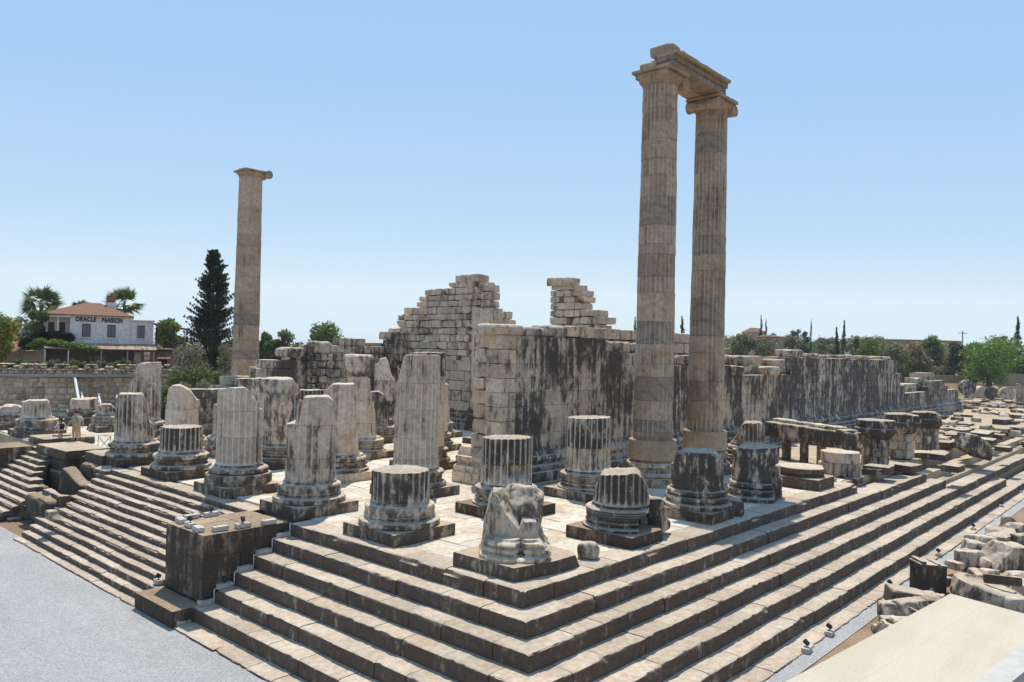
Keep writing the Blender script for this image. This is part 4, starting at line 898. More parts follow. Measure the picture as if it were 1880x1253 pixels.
for q, a in enumerate([
 (1195, 1400, 510, 620, 0, 'broad flat slab lying behind the big tilted boulder', 'tread', 1.6),
 (1100, 1390, 600, 705, -.1, 'dark flat slab with a broken front edge in front of the farthest propped drum', 'plinth', 1.3),
 (1240, 1490, 690, 805, -.4, 'squared grey block on the broken upper step, left of the big tilted boulder', 'plinth', 1.2),
 (870, 1150, 690, 805, -.3, 'long step stone shifted out of line in front of the middle propped drum', 'tread', 1.2),
 (660, 910, 700, 825, -.05, 'thick paving slab in front of the nearest propped drum', 'tread', 1.6),
 (480, 650, 810, 895, -.3, 'thin broken slab jutting out over the second step', 'tread', .9),
 (340, 440, 790, 875, 0, 'small upright block right of the low round column base', 'rubble', .5),
 (1020, 1210, 600, 690, -.05, 'low slab at the foot of the farthest propped drum', 'tread', 1.2),
 (1410, 1770, 430, 545, -.05, 'long pale slab with a jagged front among the far stones', 'tread', 1.6),
 (1510, 1690, 400, 462, .5, 'pale block lying on the long jagged slab', 'rubble', .8),
 (1610, 1885, 340, 430, -.1, 'very long dark sided beam at the right edge among the far stones', 'plinth', 1.4),
 (1450, 1610, 340, 410, -.1, 'fluted piece of a column lying left of the long dark beam', 'rubble', 1.2),
 (1310, 1450, 335, 405, -.1, 'dark rounded stone like an upturned bowl among the far stones', 'shaft_dark', 1.2),
 (1330, 1500, 400, 475, -.1, 'sloping slab below the dark bowl shaped stone', 'tread', 1.2),
 (1190, 1330, 450, 505, -.1, 'small flat stone right of the propped drums', 'rubble', 1.0),
 (1520, 1730, 510, 575, -.1, 'flat slab just behind the big tilted boulder on its right', 'tread', 1.4),
 (1680, 1830, 560, 645, -.3, 'row end stone of the broken upper step near the right edge', 'tread', 1.2),
 (1800, 1885, 430, 525, -.1, 'upright grey block cut off by the right edge of the view', 'rubble', 1.0),
 (1410, 1610, 215, 285, -.1, 'pair of squared dark blocks in front of the drums lying on their sides', 'plinth', 1.6),
 (1600, 1810, 220, 285, -.1, 'heap of pale rubble before the farthest lying drums', 'rubble', 1.8),
 (1410, 1520, 170, 225, .4, 'dark oblong block under the split lying drum', 'plinth', 1.2)]):
    blk(*a, seed=q+200, ang=(q*37 % 10-5)*.03, tilt=((q*13 % 7-3)*.015, (q*29 % 7-3)*.015))
P = at(1440+1530/4.273, 680+690/4.273, -.35); loose('fallen_block', 'stone block', 'big dark boulder tilted up on edge near the right end of the upper steps', (P[0]+.9, P[1]+.5, .35), (1.25, .75, .55), 'shaft_dark', -.35, (.1, .38), [((.7, -.3, .8), .85)], 55, .13, .1, .06, GB)
P = at(1440+510/4.273, 680+445/4.273, 0); loose('fallen_block', 'stone block', 'dark pointed boulder between the stone beam and the nearest propped drum', (P[0]+.4, P[1]+.3, .55), (.9, .6, .6), 'plinth', .5, (0, .1), [((-.8, 0, .7), .5), ((.8, 0, .8), .55)], 56, .15, .1, .06, GB)
rs = random.Random(11)
for q in range(150):
    x = 25+116*rs.random()**.8; y = rs.uniform(-1.3, 7.6) if rs.random() < .8 else rs.uniform(-4.5, -1.3)
    if x > 98: y = rs.uniform(-2, 15)
    if x < 52 and (abs((x-26.5) % 5.3-0) < 1.5 or abs((x-26.5) % 5.3-5.3) < 1.5) and y < 1.6: continue
    if 26 < x < 38 and 2.5 < y < 7: continue
    k = 0 if y > -1.79 else int((-y-1.1)/.685)
    z = -.08 if k == 0 else -.435*k-.15
    if x < XEND[min(k, 6)]+1 and y < -1.2: continue
    h = (rs.uniform(.5, 1.5), rs.uniform(.4, .85), rs.uniform(.09, .26))
    loose('fallen_block', 'stone block', 'weathered grey block among the scattered stones beyond the broken steps', (x, y, z+h[2]*.8), h, rs.choice(['tread', 'rubble', 'plinth', 'tread']), rs.uniform(-.25, .25)+(1.57 if rs.random() < .2 else 0), (rs.uniform(-.06, .06), rs.uniform(-.08, .08)), [((rs.uniform(-1, 1), -1, rs.uniform(0, 1)), h[1]*.8)] if rs.random() < .6 else (), q+300, .14+x*.003, .035, .035, GB, 9)
# drums lying on their sides at the far end
def lying(px, pyb, D_px, label, ang, mat, z=-.2, L=1.3):
    P = at(px, pyb, z); D = proj(P)[2]; R = D_px/2*D/FPX
    o = empty('fallen_drum', (P[0]+R*.5, P[1]+R*.5, z), label, 'column drum', 'column drums lying on their sides'); mb = MB()
    n = 40; pr = refine([(.02, -L/2), (R*.94, -L/2), (R, -L/2+.05), (R*1.0, L/2-.05), (R*.94, L/2), (.02, L/2)], .2); tmp = MB(); lathe(tmp, pr, n, amp=.05, seed=int(px)); V = tmp.verts(); F = tmp.f[0]
    V = np.stack([V[:, 2], V[:, 0], V[:, 1]+R*.98], -1); ca, sa = math.cos(ang), math.sin(ang); V = np.stack([ca*V[:, 0]-sa*V[:, 1], sa*V[:, 0]+ca*V[:, 1], V[:, 2]], -1)
    mb.add(V, F); mb.build('drum', M[mat], o, (0, 0, 0), 40); return o
lying(1781, 726, 28, 'split dark column drum on its side behind the pair of dark blocks', .5, 'shaft_dark', .5)
lying(1806, 733, 24, 'pale column drum on its side, second from the left of the far row', .9, 'shaft_light')
lying(1829, 735, 25, 'dark barrel like column drum on its side, third from the left of the far row', -.3, 'plinth')
lying(1853, 737, 25, 'round column drum on its side near the right edge of the far row', .4, 'rubble')
P = at(1876, 742, -.2); loose('fallen_block', 'stone block', 'tall upright grey block at the right end of the row of lying drums', (P[0], P[1], 1.4), (.9, .8, 1.7), 'rubble', .1, seed=88, group=GB, seg=.4)

# beam on posts
bm = empty('fallen_beam', (32, 5.0, 0), 'long dark carved beam lying across short stone posts right of the tall columns', 'stone beam'); BO = np.array((32, 5.0, 0))
YB = 4.4
A = atd(1404, 787, 50.0); B = atd(1553, 811, 43.2); L = float(np.linalg.norm((B-A)[:2])); mid = (A+B)/2; ba = math.atan2(B[1]-A[1], B[0]-A[0]); bd = np.array((math.cos(ba), math.sin(ba), 0)); bn = np.array((-bd[1], bd[0], 0)); sl = math.atan2(B[2]-A[2], L)
mb = MB(); stone(mb, mid+bn*.55, (L/2, .58, .48), .11, .08, .08, 1.8, seed=90, ang=ba, tilt=(0, -sl), maxs=36, cuts=[((-1, -.4, -.7), L/2*.97)]); mb.build('beam', M['shaft_dark'], bm, BO, 40)
mb = MB()
for q in range(3):
    f = (.16, .40, .68)[q]; w = (.14, .07, .18)[q]*L
    stone(mb, A+(B-A)*f+bn*.75+np.array((0, 0, .56)), (w, .36, .13), .11, .1, .07, 2, seed=q+91, ang=ba, tilt=(0, -sl))
stone(mb, A+(B-A)*.93+bn*.5+np.array((0, 0, .53)), (.35, .5, .08), .12, .06, .03, 2, seed=95, ang=ba); mb.build('broken_moulding', M['rubble'], bm, BO, 40)
for q, (px, ww) in enumerate([(1442, .2), (1473, .19), (1487, .2)]):
    f = (px-1404)/149*1.08; Q = A+(B-A)*f+bn*(.15 if q < 2 else .8); zt = Q[2]-.46
    o = loose('stone_post', 'post', ['left squared stone post carrying the dark beam', 'middle squared stone post carrying the dark beam', 'rear brownish stone post under the dark beam'][q], (Q[0], Q[1], zt/2-.03), (ww, ww, zt/2+.05), ['plinth', 'plinth', 'concrete'][q], ba, seed=q+97, seg=.1, rnd=.03, amp=.015, group='posts under the dark beam', cuts=[((1, 0, 0), 9)])
P = ony(1515, 842, YB+2.2); loose('fallen_block', 'stone block', 'low pale block seen under the dark beam', (P[0]-.6, P[1], .35), (1.4, .5, .38), 'rubble', .05, seed=101, group=GB)
P = ony(1540, 845, YB+1.0); loose('fallen_block', 'stone block', 'pale stone under the right end of the dark beam', (P[0]+.1, P[1], .45), (.5, .4, .5), 'rubble', .2, seed=102, group=GB)

# the pit in the front steps
def pit(x0, x1, y0, y1, X, label, mat='cheek', d=.5, rnd=.14, tilt=(0, 0), cuts=(), seed=0, amp=.12):
    a = onx(x0/5.222, 780+y1/5.222, X); b = onx(x1/5.222, 780+y0/5.222, X)
    return loose('broken_stone', 'stone', label, (X+d, (a[1]+b[1])/2, (a[2]+b[2])/2), (d, abs(a[1]-b[1])/2, abs(b[2]-a[2])/2), mat, 0, tilt, cuts, seed, .13, rnd, amp, 'broken stones of the gap in the front steps')
pit(435, 620, 335, 500, -1.9, 'rounded grey boulder on top of the gap in the front steps', d=.6, rnd=.22, seed=1)
pit(435, 585, 470, 650, -2.1, 'upright ribbed stone below the rounded boulder in the gap', d=.4, seed=2)
pit(560, 760, 520, 680, -2.6, 'slanting dark slab beside the right flight of front steps', d=.35, seed=3, tilt=(.25, 0))
pit(755, 880, 400, 610, -1.9, 'upright slab with a rounded top next to the right flight of front steps', d=.3, rnd=.2, seed=4)
pit(215, 430, 740, 890, -4.6, 'big round bottomed stone at the foot of the gap in the front steps', d=.5, rnd=.3, seed=5)
pit(80, 215, 755, 880, -4.3, 'dark squared stone left of the round bottomed stone', d=.5, seed=6)
pit(610, 780, 300, 470, -1.2, 'broken masonry under the block where the visitors stand', d=.5, seed=7, amp=.12)
pit(800, 975, 300, 385, -1.5, 'flat squared stone left of the broad two drum column', 'tread', d=.7, rnd=.05, seed=8)
pit(400, 590, 690, 800, -4.0, 'low kerb stone closing the gap in the front steps', 'tread', d=.2, rnd=.05, seed=9)
pit(410, 480, 845, 905, -5.2, 'small pale stone by the foot of the right flight', 'rubble', d=.25, seed=10)
pit(320, 410, 590, 625, -3.0, 'little ochre stone in the dry grass of the gap', 'core', d=.15, seed=11)
pit(880, 1000, 440, 500, -2.1, 'broken corner stone at the top left of the right flight', 'tread', d=.4, seed=12)
mb = MB(); sheet(mb, -4.4, .2, 25.0, 32.4, -1.95, 16, 20); o = mb.build('dry_grass_patch', M['soil'], None, (0, 0, 0), 60); tag(o, kind='structure')
mb = MB(); wall_blocks(mb, 1, -.55, 1.6, [(25.4, -.05), (32.6, -.05)], -2.3, .55, (.6, 1.1), seed=44, s0=25.5, s1=32.6, rnd=.14, amp=.1, jit=.12, irregular=.3, seg=.15)
o = mb.build('broken_foundation_wall', M['cheek'], None, (0, 0, 0), 40); tag(o, 'rough foundation masonry at the back of the gap in the front steps', 'wall')
a = at(142, 823, .3)
vb = loose('standing_block', 'stone block', 'broad low block on which two of the visitors stand', (-.85, 32.6, .08), (1.15, 2.1, .24), 'plinth', .04, seed=104, seg=.12, rnd=.05, amp=.03, maxs=26)
P = at(115, 806, .0); c = Col(0, 7, 'empty square plinth with a small dark disc lying on it, beside the woman', cx=113, kind='plinth_block', cat='plinth'); c.plinth(mat='plinth', half=1.4, h=.42)
mb = MB(); lathe(mb, [(.02, .43), (.5, .43), (.52, .46), (.5, .50), (.02, .50)], 32, amp=.02); mb.build('disc', M['plinth'], c.o, (0, 0, 0), 40)
# curb and low blocks at the far left foot of the steps, and stones on the ground near the wall
for q, (px, py, z, h, lab, mat) in enumerate([
    (12, 948, -2.66, (.35, 1.5, .12), 'pale kerb slab lying at the foot of the left flight of steps', 'tread'),
    (60, 945, -2.66, (.3, 1.0, .1), 'thin grey kerb slab right of the pale kerb slab', 'tread'),
    (18, 728, .0, (1.6, 1.2, .9), 'large dark squared block below the retaining wall at the left edge', 'plinth'),
    (14, 745, -.2, (.8, .6, .35), 'pale rubble stone in the dry grass at the left edge', 'rubble'),
    (30, 742, -.2, (.7, .5, .4), 'leaning pale stone in the dry grass near the left edge', 'rubble'),
    (40, 735, -.2, (.9, .6, .4), 'slanted grey stone in front of the retaining wall', 'rubble')]):
    P = at(px, py, z); loose('loose_stone', 'stone', lab, (P[0], P[1], z+h[2]*.8), h, mat, .3*q, (.05, .08*(q % 3)), seed=q+120, rnd=.08, group='loose stones near the retaining wall')

# stones right of the gravel strip in the foreground
def fg(px, py, wpx, dpt, hpx, label, mat='rubble', ang=0, tilt=(0, 0), cuts=(), seed=0, rnd=.1, amp=.06, lift=0):
    P = at(px, py, -2.55); D = proj(P)[2]; w = wpx*D/FPX; h = hpx*D/FPX
    return loose('broken_stone', 'stone', label, (P[0], P[1], -2.6+h/2*.9+lift), (w*.42, dpt*.40, h*.46), mat, ang, tilt, cuts, seed, .07, rnd*1.2, amp*1.3, 'broken stones heaped beside the gravel strip', 18)
UA = math.atan2(-math.cos(YAW), math.sin(YAW))       # screen-right direction on plan
P = at(1703, 1092, -2.6); o = empty('moulded_block', (P[0], P[1], -2.66), 'upright cut block with a moulded sloping top beside the gravel strip', 'stone block')
mb = MB(); stone(mb, (0, 0, .6), (.5, .42, .62), .1, .03, .015, 2, seed=130, ang=UA); mb.build('block', M['cheek'], o, (0, 0, 0), 40)
mb = MB(); stone(mb, (-.0, .0, 1.24), (.52, .44, .05), .08, .03, .02, 2, seed=131, ang=UA, tilt=(0, .06)); stone(mb, (-.36*math.cos(UA), -.36*math.sin(UA), 1.33), (.1, .43, .09), .08, .05, .02, 2, seed=132, ang=UA)
stone(mb, (.2*math.cos(UA), .2*math.sin(UA), 1.3), (.06, .43, .03), .08, .02, .01, 2, seed=133, ang=UA); mb.build('moulding', M['tread'], o, (0, 0, 0), 40)
fg(1675, 1112, 105, 1.2, 34, 'broad flat pale slab in front of the moulded block', 'tread', UA-.15, (0, .12), seed=134, rnd=.08)
fg(1640, 1135, 60, .9, 34, 'knobbly grey stone below the broad flat slab', 'rubble', UA, seed=135)
fg(1672, 1136, 75, .9, 40, 'stone with a round socket under the broad flat slab', 'rubble', UA+.3, cuts=[((0, -1, .6), .3)], seed=136)
fg(1632, 1152, 40, .6, 26, 'small fluted stone left of the socketed stone', 'rubble', UA, seed=137)
fg(1618, 1164, 36, .55, 20, 'lowest small stone of the heap beside the pale roof', 'rubble', UA, seed=138)
fg(1660, 1158, 55, .8, 28, 'flat grey stone against the edge of the pale roof', 'rubble', UA, seed=139)
fg(1702, 1122, 60, .8, 30, 'dark ledge like stone between the flat slab and the carved drum', 'cheek', UA, seed=140)
fg(1775, 1040, 60, 1.0, 34, 'fluted column fragment lying left in the heap behind the carved drum', 'rubble', UA+.4, seed=141)
fg(1800, 1035, 70, 1.1, 44, 'large pale fragment with dark flutes behind the carved drum', 'rubble', UA-.2, (0, .2), [((1, -.5, 1), .45)], seed=142)
fg(1845, 1045, 90, 1.2, 54, 'biggest smooth fragment behind the carved drum, cut by the right edge', 'rubble', UA+.2, (.1, .1), [((-1, -.4, .8), .5)], seed=143)
fg(1800, 1005, 60, .9, 26, 'small pale stone at the back of the fragment heap', 'rubble', UA, seed=144)
fg(1835, 1000, 60, 1.0, 34, 'fluted slice of a column leaning at the back of the heap', 'shaft_mid', UA-.5, (.3, 0), seed=145)
fg(1860, 990, 46, .8, 34, 'dark scooped stone like a seat at the right edge', 'shaft_dark', UA, cuts=[((-.6, -.4, 1), .3)], seed=146)
fg(1855, 968, 34, .7, 26, 'pointed pale stone topmost at the right edge', 'rubble', UA, cuts=[((.9, 0, 1), .15)], seed=147)
fg(1876, 1010, 40, .8, 34, 'dark fluted stone cut by the right edge', 'shaft_dark', UA, seed=148)
fg(1866, 1085, 60, .8, 40, 'plain grey stone right of the carved drum', 'rubble', UA, seed=149)
P = at(1818, 1112, -2.55); o = empty('carved_drum', (P[0]+.3, P[1]+.2, -2.6), 'huge tilted carved drum with a hollowed sandy centre beside the pale roof', 'column drum')
mb = MB(); lathe(mb, refine([(.02, 0), (1.18, 0), (1.22, .1), (1.2, .62), (1.12, .70), (.86, .74), (.8, .68), (.45, .64), (.02, .64)], .09), 90, amp=.05, seed=5); V = mb.verts()
V[:, 2] = np.minimum(V[:, 2], .72+.35*(V[:, 0]*.3-V[:, 1]*.5)+.05*fbm(V*2, 3, 3)+.15); R3 = np.array(Matrix.Rotation(.22, 3, 'X') @ Matrix.Rotation(.12, 3, 'Y')); mb.v = [V @ R3.T]
mb.build('drum', M['rubble'], o, (0, 0, 0), 40)
mb = MB(); stone(mb, (.45, -.45, .86), (.62, .1, .17), .1, .04, .03, 2, seed=7, ang=UA-.35, tilt=(-.15, 0)); mb.build('rib', M['cheek'], o, (0, 0, 0), 40)
rs = random.Random(77)
for q in range(26):
    x = rs.uniform(8, 70); y = STRIP-rs.uniform(.9, 3.4)
    loose('broken_stone', 'stone', 'pale broken stone lying on the brown soil beside the gravel strip', (x, y, -2.35+rs.uniform(0, .15)), (rs.uniform(.2, .6), rs.uniform(.2, .5), rs.uniform(.15, .38)), 'rubble', rs.uniform(0, 3), (rs.uniform(-.2, .2), rs.uniform(-.2, .2)), seed=q+700, rnd=.1, group='broken stones heaped beside the gravel strip')

rs = random.Random(78)
for q in range(34):
    if q < 16: P = at(rs.uniform(1612, 1740), 0, 0) if False else at(*(lambda t: (1608+t*110+rs.uniform(-4, 26), 1168-t*85+rs.uniform(-8, 16)))(rs.random()), -2.5)
    else: P = at(rs.uniform(1745, 1885), rs.uniform(972, 1062), -2.5)
    h = (rs.uniform(.14, .36), rs.uniform(.12, .3), rs.uniform(.1, .24))
    if P[1] > STRIP-.1: continue
    loose('broken_stone', 'stone', 'pale broken stone lying on the brown soil beside the gravel strip', (P[0], P[1], -2.6+h[2]*.8+rs.uniform(0, .25)), h, rs.choice(['rubble', 'rubble', 'shaft_light']), rs.uniform(0, 3), (rs.uniform(-.4, .4), rs.uniform(-.4, .4)), seed=q+760, rnd=.08, group='broken stones heaped beside the gravel strip')
# pale roof in the right foreground
t = NT('cream_render'); g = t.n('ShaderNodeNewGeometry'); pos = g.outputs['Position']
c_ = t.mix(t.ramp(t.noise(t.mapping(pos, scale=(.4, 1.6, 1)), 1.2, 5, .6), .4, .65), (.49, .435, .34), (.45, .395, .30)); c_ = t.val(c_, t.ramp(t.noise(pos, 30, 5, .7), .25, .75, .9, 1.08))
c_ = t.mix(t.ramp(t.noise(t.mapping(pos, scale=(1, 3, 1), loc=(2, 2, 0)), 3, 7, .75), .63, .72, 0, .45), c_, (.30, .25, .18))
brk = t.n('ShaderNodeTexBrick', Vector=t.mapping(pos, rot=(0, 0, .1)), Scale=1.0); brk.inputs['Brick Width'].default_value = 2.4; brk.inputs['Row Height'].default_value = 1.15; brk.inputs['Mortar Size'].default_value = .005; c_ = t.mix(t.math('MULTIPLY', brk.outputs['Fac'], .35), c_, (.33, .28, .2))
c_ = t.mix(t.math('MULTIPLY', t.ramp(t.noise(t.mapping(pos, scale=(.25, 2.2, 1), loc=(7, 3, 0)), 2.0, 8, .7), .5, .75), .35), c_, (.45, .385, .28))
M['cream'] = t.finish(c_, .85, t.bump(t.noise(pos, 30, 5, .7), .3, .01), .2)
M['white_coping'] = m_plain('white_coping', (.43, .405, .37), .7, .08, 6)
ZR = 2.5; C1 = at(1745, 1090, ZR); C2 = at(1440, 1253, ZR); C3 = at(1880, 1127, ZR); G1 = at(1790, 1253, ZR); G2 = at(1880, 1185, ZR)
ea = (C2-C1)[:2]; ea /= np.linalg.norm(ea); eb = (C3-C1)[:2]; eb /= np.linalg.norm(eb); eg = (G2-G1)[:2]; eg /= np.linalg.norm(eg)
ro = empty('low_building', (C1[0], C1[1], -2.69), 'flat cream roof of a low building in the right foreground with a white coping', 'building'); RO = np.array((C1[0], C1[1], -2.69))
def prism(mb, poly, z0, z1):
    n = len(poly); V = [(p[0], p[1], z0) for p in poly]+[(p[0], p[1], z1) for p in poly]
    F = [(k, (k+1) % n, n+(k+1) % n, n+k) for k in range(n)]+[(n, n+1, n+2, n+3)]+[(3, 2, 1, 0)]; mb.add(V, F)
p0, p1 = C1[:2], C1[:2]+ea*11.0
# width up to the coping line
def hit(p, d, q, e):   # p + s d on line q + t e
    A = np.array([[d[0], -e[0]], [d[1], -e[1]]]); s = np.linalg.solve(A, q-p)[0]; return p+s*d
w0, w1 = hit(p0, eb, G1[:2], eg), hit(p1, eb, G1[:2], eg)
mb = MB(); prism(mb, [p0, p1, w1, w0], ZR-.14, ZR); mb.build('roof', M['cream'], ro, RO, 20)
ins = .15; mb = MB(); cc_ = (p0+p1+w0+w1)/4; prism(mb, [p+(cc_-p)*.05 for p in (p0, p1, w1, w0)], -2.69, ZR-.145); mb.build('wall', M['cream'], ro, RO, 20)
x0_, x1_ = w0+eb*.001, w1+eb*.001
mb = MB(); prism(mb, [x0_-eg*-.02, x1_, x1_+eb*.30, x0_+eb*.30], ZR-.5, ZR+.03); mb.build('coping', M['white_coping'], ro, RO, 20)

# ------------------------------------------------------------------ lamps, conduits, barriers
M['lampblack'] = m_plain('black_metal', (.02, .02, .022), .4, .1)
M['whitebox'] = m_stone('pale_lamp_block', (.46, .41, .35), (.52, .47, .41), stain=.05, dark=(.2, .18, .15), isl=.05)
M['whitepaint'] = m_plain('white_paint', (.78, .78, .78), .5, .06)
M['greymetal'] = m_plain('grey_metal', (.30, .31, .33), .5, .1, metal=.3)
M['rust'] = m_plain('rusty_metal', (.22, .12, .08), .7, .2)
def spot(P, ang, label, lamp=True, L=.25, group='small spotlights around the temple'):
    o = empty('spotlight', P, label, 'lamp', group); mb = MB(); stone(mb, (0, 0, .075), (L, .12, .075), .1, .012, .004, 2, seed=int(abs(P[0]*100)) % 50, ang=ang); mb.build('base_block', M['whitebox'], o, (0, 0, 0), 40)
    if lamp:
        mb = MB(); tube(mb, [(0, 0, .15), (0, 0, .22)], .018, 8); mb.build('bracket', M['lampblack'], o, (0, 0, 0), 40)
        h = empty('lamp_head', (0, 0, .26)); h.parent = o; bpy.data.objects.remove(h)
        mb = MB(); d = np.array((math.cos(ang+1.2), math.sin(ang+1.2), .5)); d /= np.linalg.norm(d); c = np.array((0, 0, .27)); tube(mb, [c-d*.08, c-d*.05, c+d*.07, c+d*.09], [.045, .07, .075, .08], 12); mb.build('lamp_head', M['lampblack'], o, (0, 0, 0), 40)
    return o
s_ = 3.879
tops = [(560, 175, 'at the front corner of the dark stone block', False), (715, 172, 'second from the front corner on the near edge of the dark stone block', False), (875, 150, 'in the middle of the near edge of the dark stone block, lamp upright', True), (1060, 125, 'at the back of the near edge of the dark stone block', False),
        (500, 145, 'on the front edge of the dark stone block, lamp standing behind it', True), (435, 115, 'at the front left corner of the dark stone block', False), (505, 88, 'on the left edge of the dark stone block', False), (650, 70, 'at the back of the left edge of the dark stone block', True)]
for k, (x, y, lab, lm) in enumerate(tops):
    P = at(220+x/s_, 930+y/s_, .06); spot(P, 0.0 if k in (1, 2, 3, 6, 7) else 1.45, 'lamp box '+lab, lm)
for k, (x, y) in enumerate([(1160, 215), (1025, 335), (893, 455), (745, 578), (613, 697), (447, 832)]):
    z = -SH*(k+1)+.005; P = at(220+x/s_, 930+y/s_, z)
    spot(P, 0, 'pale lamp box on the %s step down beside the dark stone block' % ['first', 'second', 'third', 'fourth', 'fifth', 'lowest'][k], k in (0, 3, 4, 5))
P = at(220+275/s_, 930+550/s_, -2.12); spot(P, 1.5, 'pale lamp box on the footing of the dark stone block', True, .18)
for k, (px, py) in enumerate([(1481, 1197), (1523, 1166), (1634, 1082), (1723, 1022), (1787, 974), (1839, 932), (1872, 905)]):
    P = at(px, py, -2.66); spot(P, .1, 'white spotlight block on the gravel strip, number %d counted from the near end' % (k+1) if False else ['nearest white spotlight block on the gravel strip', 'second nearest white spotlight block on the gravel strip', 'white spotlight block just left of the heap of broken stones', 'white spotlight block right of the moulded block', 'white spotlight block past the moulded block, before the far bend', 'second farthest white spotlight block on the gravel strip', 'farthest white spotlight block on the gravel strip'][k], True, .2)
co = empty('cable_conduit', (-3.8, 9.0, -2.6), 'thin pale cable pipe running down the steps along the dark stone block', 'cable pipe'); CO = np.array((-3.8, 9.0, -2.6))
for k in range(6):
    X_ = -E0-TR*k-.02; mb = MB(); tube(mb, [(X_, 9.03, -SH*k+.02), (X_, 9.03, -SH*(k+1)+.02)], .016, 8); tube(mb, [(X_, 9.03, -SH*(k+1)+.02), (X_-TR+.03, 9.03, -SH*(k+1)+.02)], .014, 8); mb.build('pipe', M['whitepaint'], co, CO, 40)
tr = empty('metal_trestle', at(191, 828, 0), 'small crossed metal trestle standing left of the broad two drum column', 'trestle'); mb = MB()
U = np.array((RM[0][0], RM[0][1], 0)); U /= np.linalg.norm(U)
for a, b in [((-.35, 0), (-.35, .85)), ((.35, 0), (.35, .85)), ((-.35, .85), (.35, .85)), ((-.35, .05), (.35, .8)), ((.35, .05), (-.35, .8))]: tube(mb, [U*a[0]+np.array((0, 0, a[1])), U*b[0]+np.array((0, 0, b[1]))], .022, 8)
mb.build('frame', M['greymetal'], tr, (0, 0, 0), 40)
ps = [at(1679, 750, -.05), at(1725, 742, -.05), at(1700, 752, -.05)]
rb = empty('rope_barrier', ps[0], 'thin rope barrier on slim posts in front of the far wall', 'barrier')
for p in ps[:2]:
    mb = MB(); tube(mb, [p, p+np.array((0, 0, 1.3))], .035, 8); mb.build('post', M['greymetal'], rb, ps[0], 40)
mb = MB()
for a, b in [(ps[0], ps[1]), (ps[1], ps[1]+np.array((14, -3.0, 0)))]:
    tt = np.linspace(0, 1, 9)[:, None]; Q = a+(b-a)*tt+np.array((0, 0, 1.2)); Q[:, 2] -= (.5*4*tt*(1-tt))[:, 0]; tube(mb, Q, .012, 6)
mb.build('rope', M['whitepaint'], rb, ps[0], 40)

# ------------------------------------------------------------------ retaining wall and props
rw = empty('retaining_wall', (8, 58.7, -.4), 'curved rubble stone retaining wall below the boarding house', 'wall'); RWO = np.array((8, 58.7, -.4))
wp = np.array(WALLPTS, float); seg = np.linalg.norm(np.diff(wp, axis=0), axis=1); cs = np.concatenate([[0], np.cumsum(seg)])
def wpos(s):
    s = np.clip(s, 0, cs[-1]-1e-3); k = int(np.searchsorted(cs, s, 'right')-1); f = (s-cs[k])/seg[k]; d = (wp[k+1]-wp[k])/seg[k]; return wp[k]+(wp[k+1]-wp[k])*f, math.atan2(d[1], d[0]), np.array((d[1], -d[0]))
def fieldwall(mb, z0, z1, s0, s1, hs, ls, out, seed, top_rag=0.0):
    rs = random.Random(seed); z = z0
    while z < z1-.06:
        h = min(rs.uniform(*hs), z1-z+.05); s = s0+rs.uniform(0, .3)
        while s < s1:
            L = rs.uniform(*ls); p, a, o = wpos(s+L/2); hh = h*rs.uniform(.85, 1.1)
            if not (top_rag and z+h > z1-.3 and rs.random() < top_rag):
                q = p+o*(out+rs.uniform(-.05, .05)-.22); stone(mb, (q[0], q[1], z+h/2), (L/2-.006, .26, hh/2-.006), .16, .17, .085, 1.8, seed=int(seed*999+s*31+z*77), ang=a+rs.uniform(-.04, .04), tilt=(0, rs.uniform(-.16, .16)), maxs=5)
            s += L
        z += h
SA, SB = 22.0, 52.0
mb = MB(); fieldwall(mb, -.9, 3.15, SA, SB, (.26, .62), (.35, 1.05), .25, 3); mb.build('stone_face', M['fieldstone'], rw, RWO, 45)
mb = MB(); fieldwall(mb, 3.3, 4.15, SA, SB-2, (.2, .32), (.28, .55), .2, 5, .3); mb.build('loose_parapet', M['fieldstone'], rw, RWO, 45)
ss = np.linspace(SA, cs[-1]-1, 60); inn = [wpos(s) for s in ss]
prof = [(-.35, -1.6), (.16, -1.6), (.16, 3.28), (-.35, 3.28)]
P_ = np.array([[(*(p+o*a), z) for (p, an, o) in inn] for a, z in prof]); mb = MB(); mb.add(P_.reshape(-1, 3), grid_faces(4, len(ss), True)); mb.build('mortar_core', M['core'], rw, RWO, 30)
inn2 = [wpos(s) for s in np.linspace(31.5, 52, 40)]
prof = [(.26, 3.14), (.62, 3.10), (.64, 3.3), (.60, 3.3), (.58, 3.16), (.26, 3.2)]
P_ = np.array([[(*(p+o*a), z) for (p, an, o) in inn2] for a, z in prof]); mb = MB(); mb.add(P_.reshape(-1, 3), grid_faces(6, 40, True)); mb.build('gutter', M['greymetal'], rw, RWO, 30)
for k, (xa, ya, xb, yb, mt) in enumerate([(137, 692, 147, 744, 'whitepaint'), (148, 712, 154, 742, 'greymetal'), (178, 712, 186, 744, 'greymetal'), (212, 712, 218, 744, 'greymetal')]):
    A = ony(xa, ya, 58.3); B = ony(xb, yb+6, 55.4); o = empty('wall_prop', B, ['long white painted post leaning against the retaining wall', 'short grey prop just right of the long white post', 'slanted prop with a white lower half against the retaining wall', 'slim prop half hidden by the tall fluted column'][k], 'post', 'props leaning against the retaining wall')
    mb = MB(); tube(mb, [B, B+(A-B)*.55], .12 if k == 0 else .09, 8); mb.build('lower_half', M['whitepaint'], o, B, 40); mb = MB(); tube(mb, [B+(A-B)*.55, A], .115 if k == 0 else .085, 8); mb.build('upper_half', M[mt], o, B, 40)

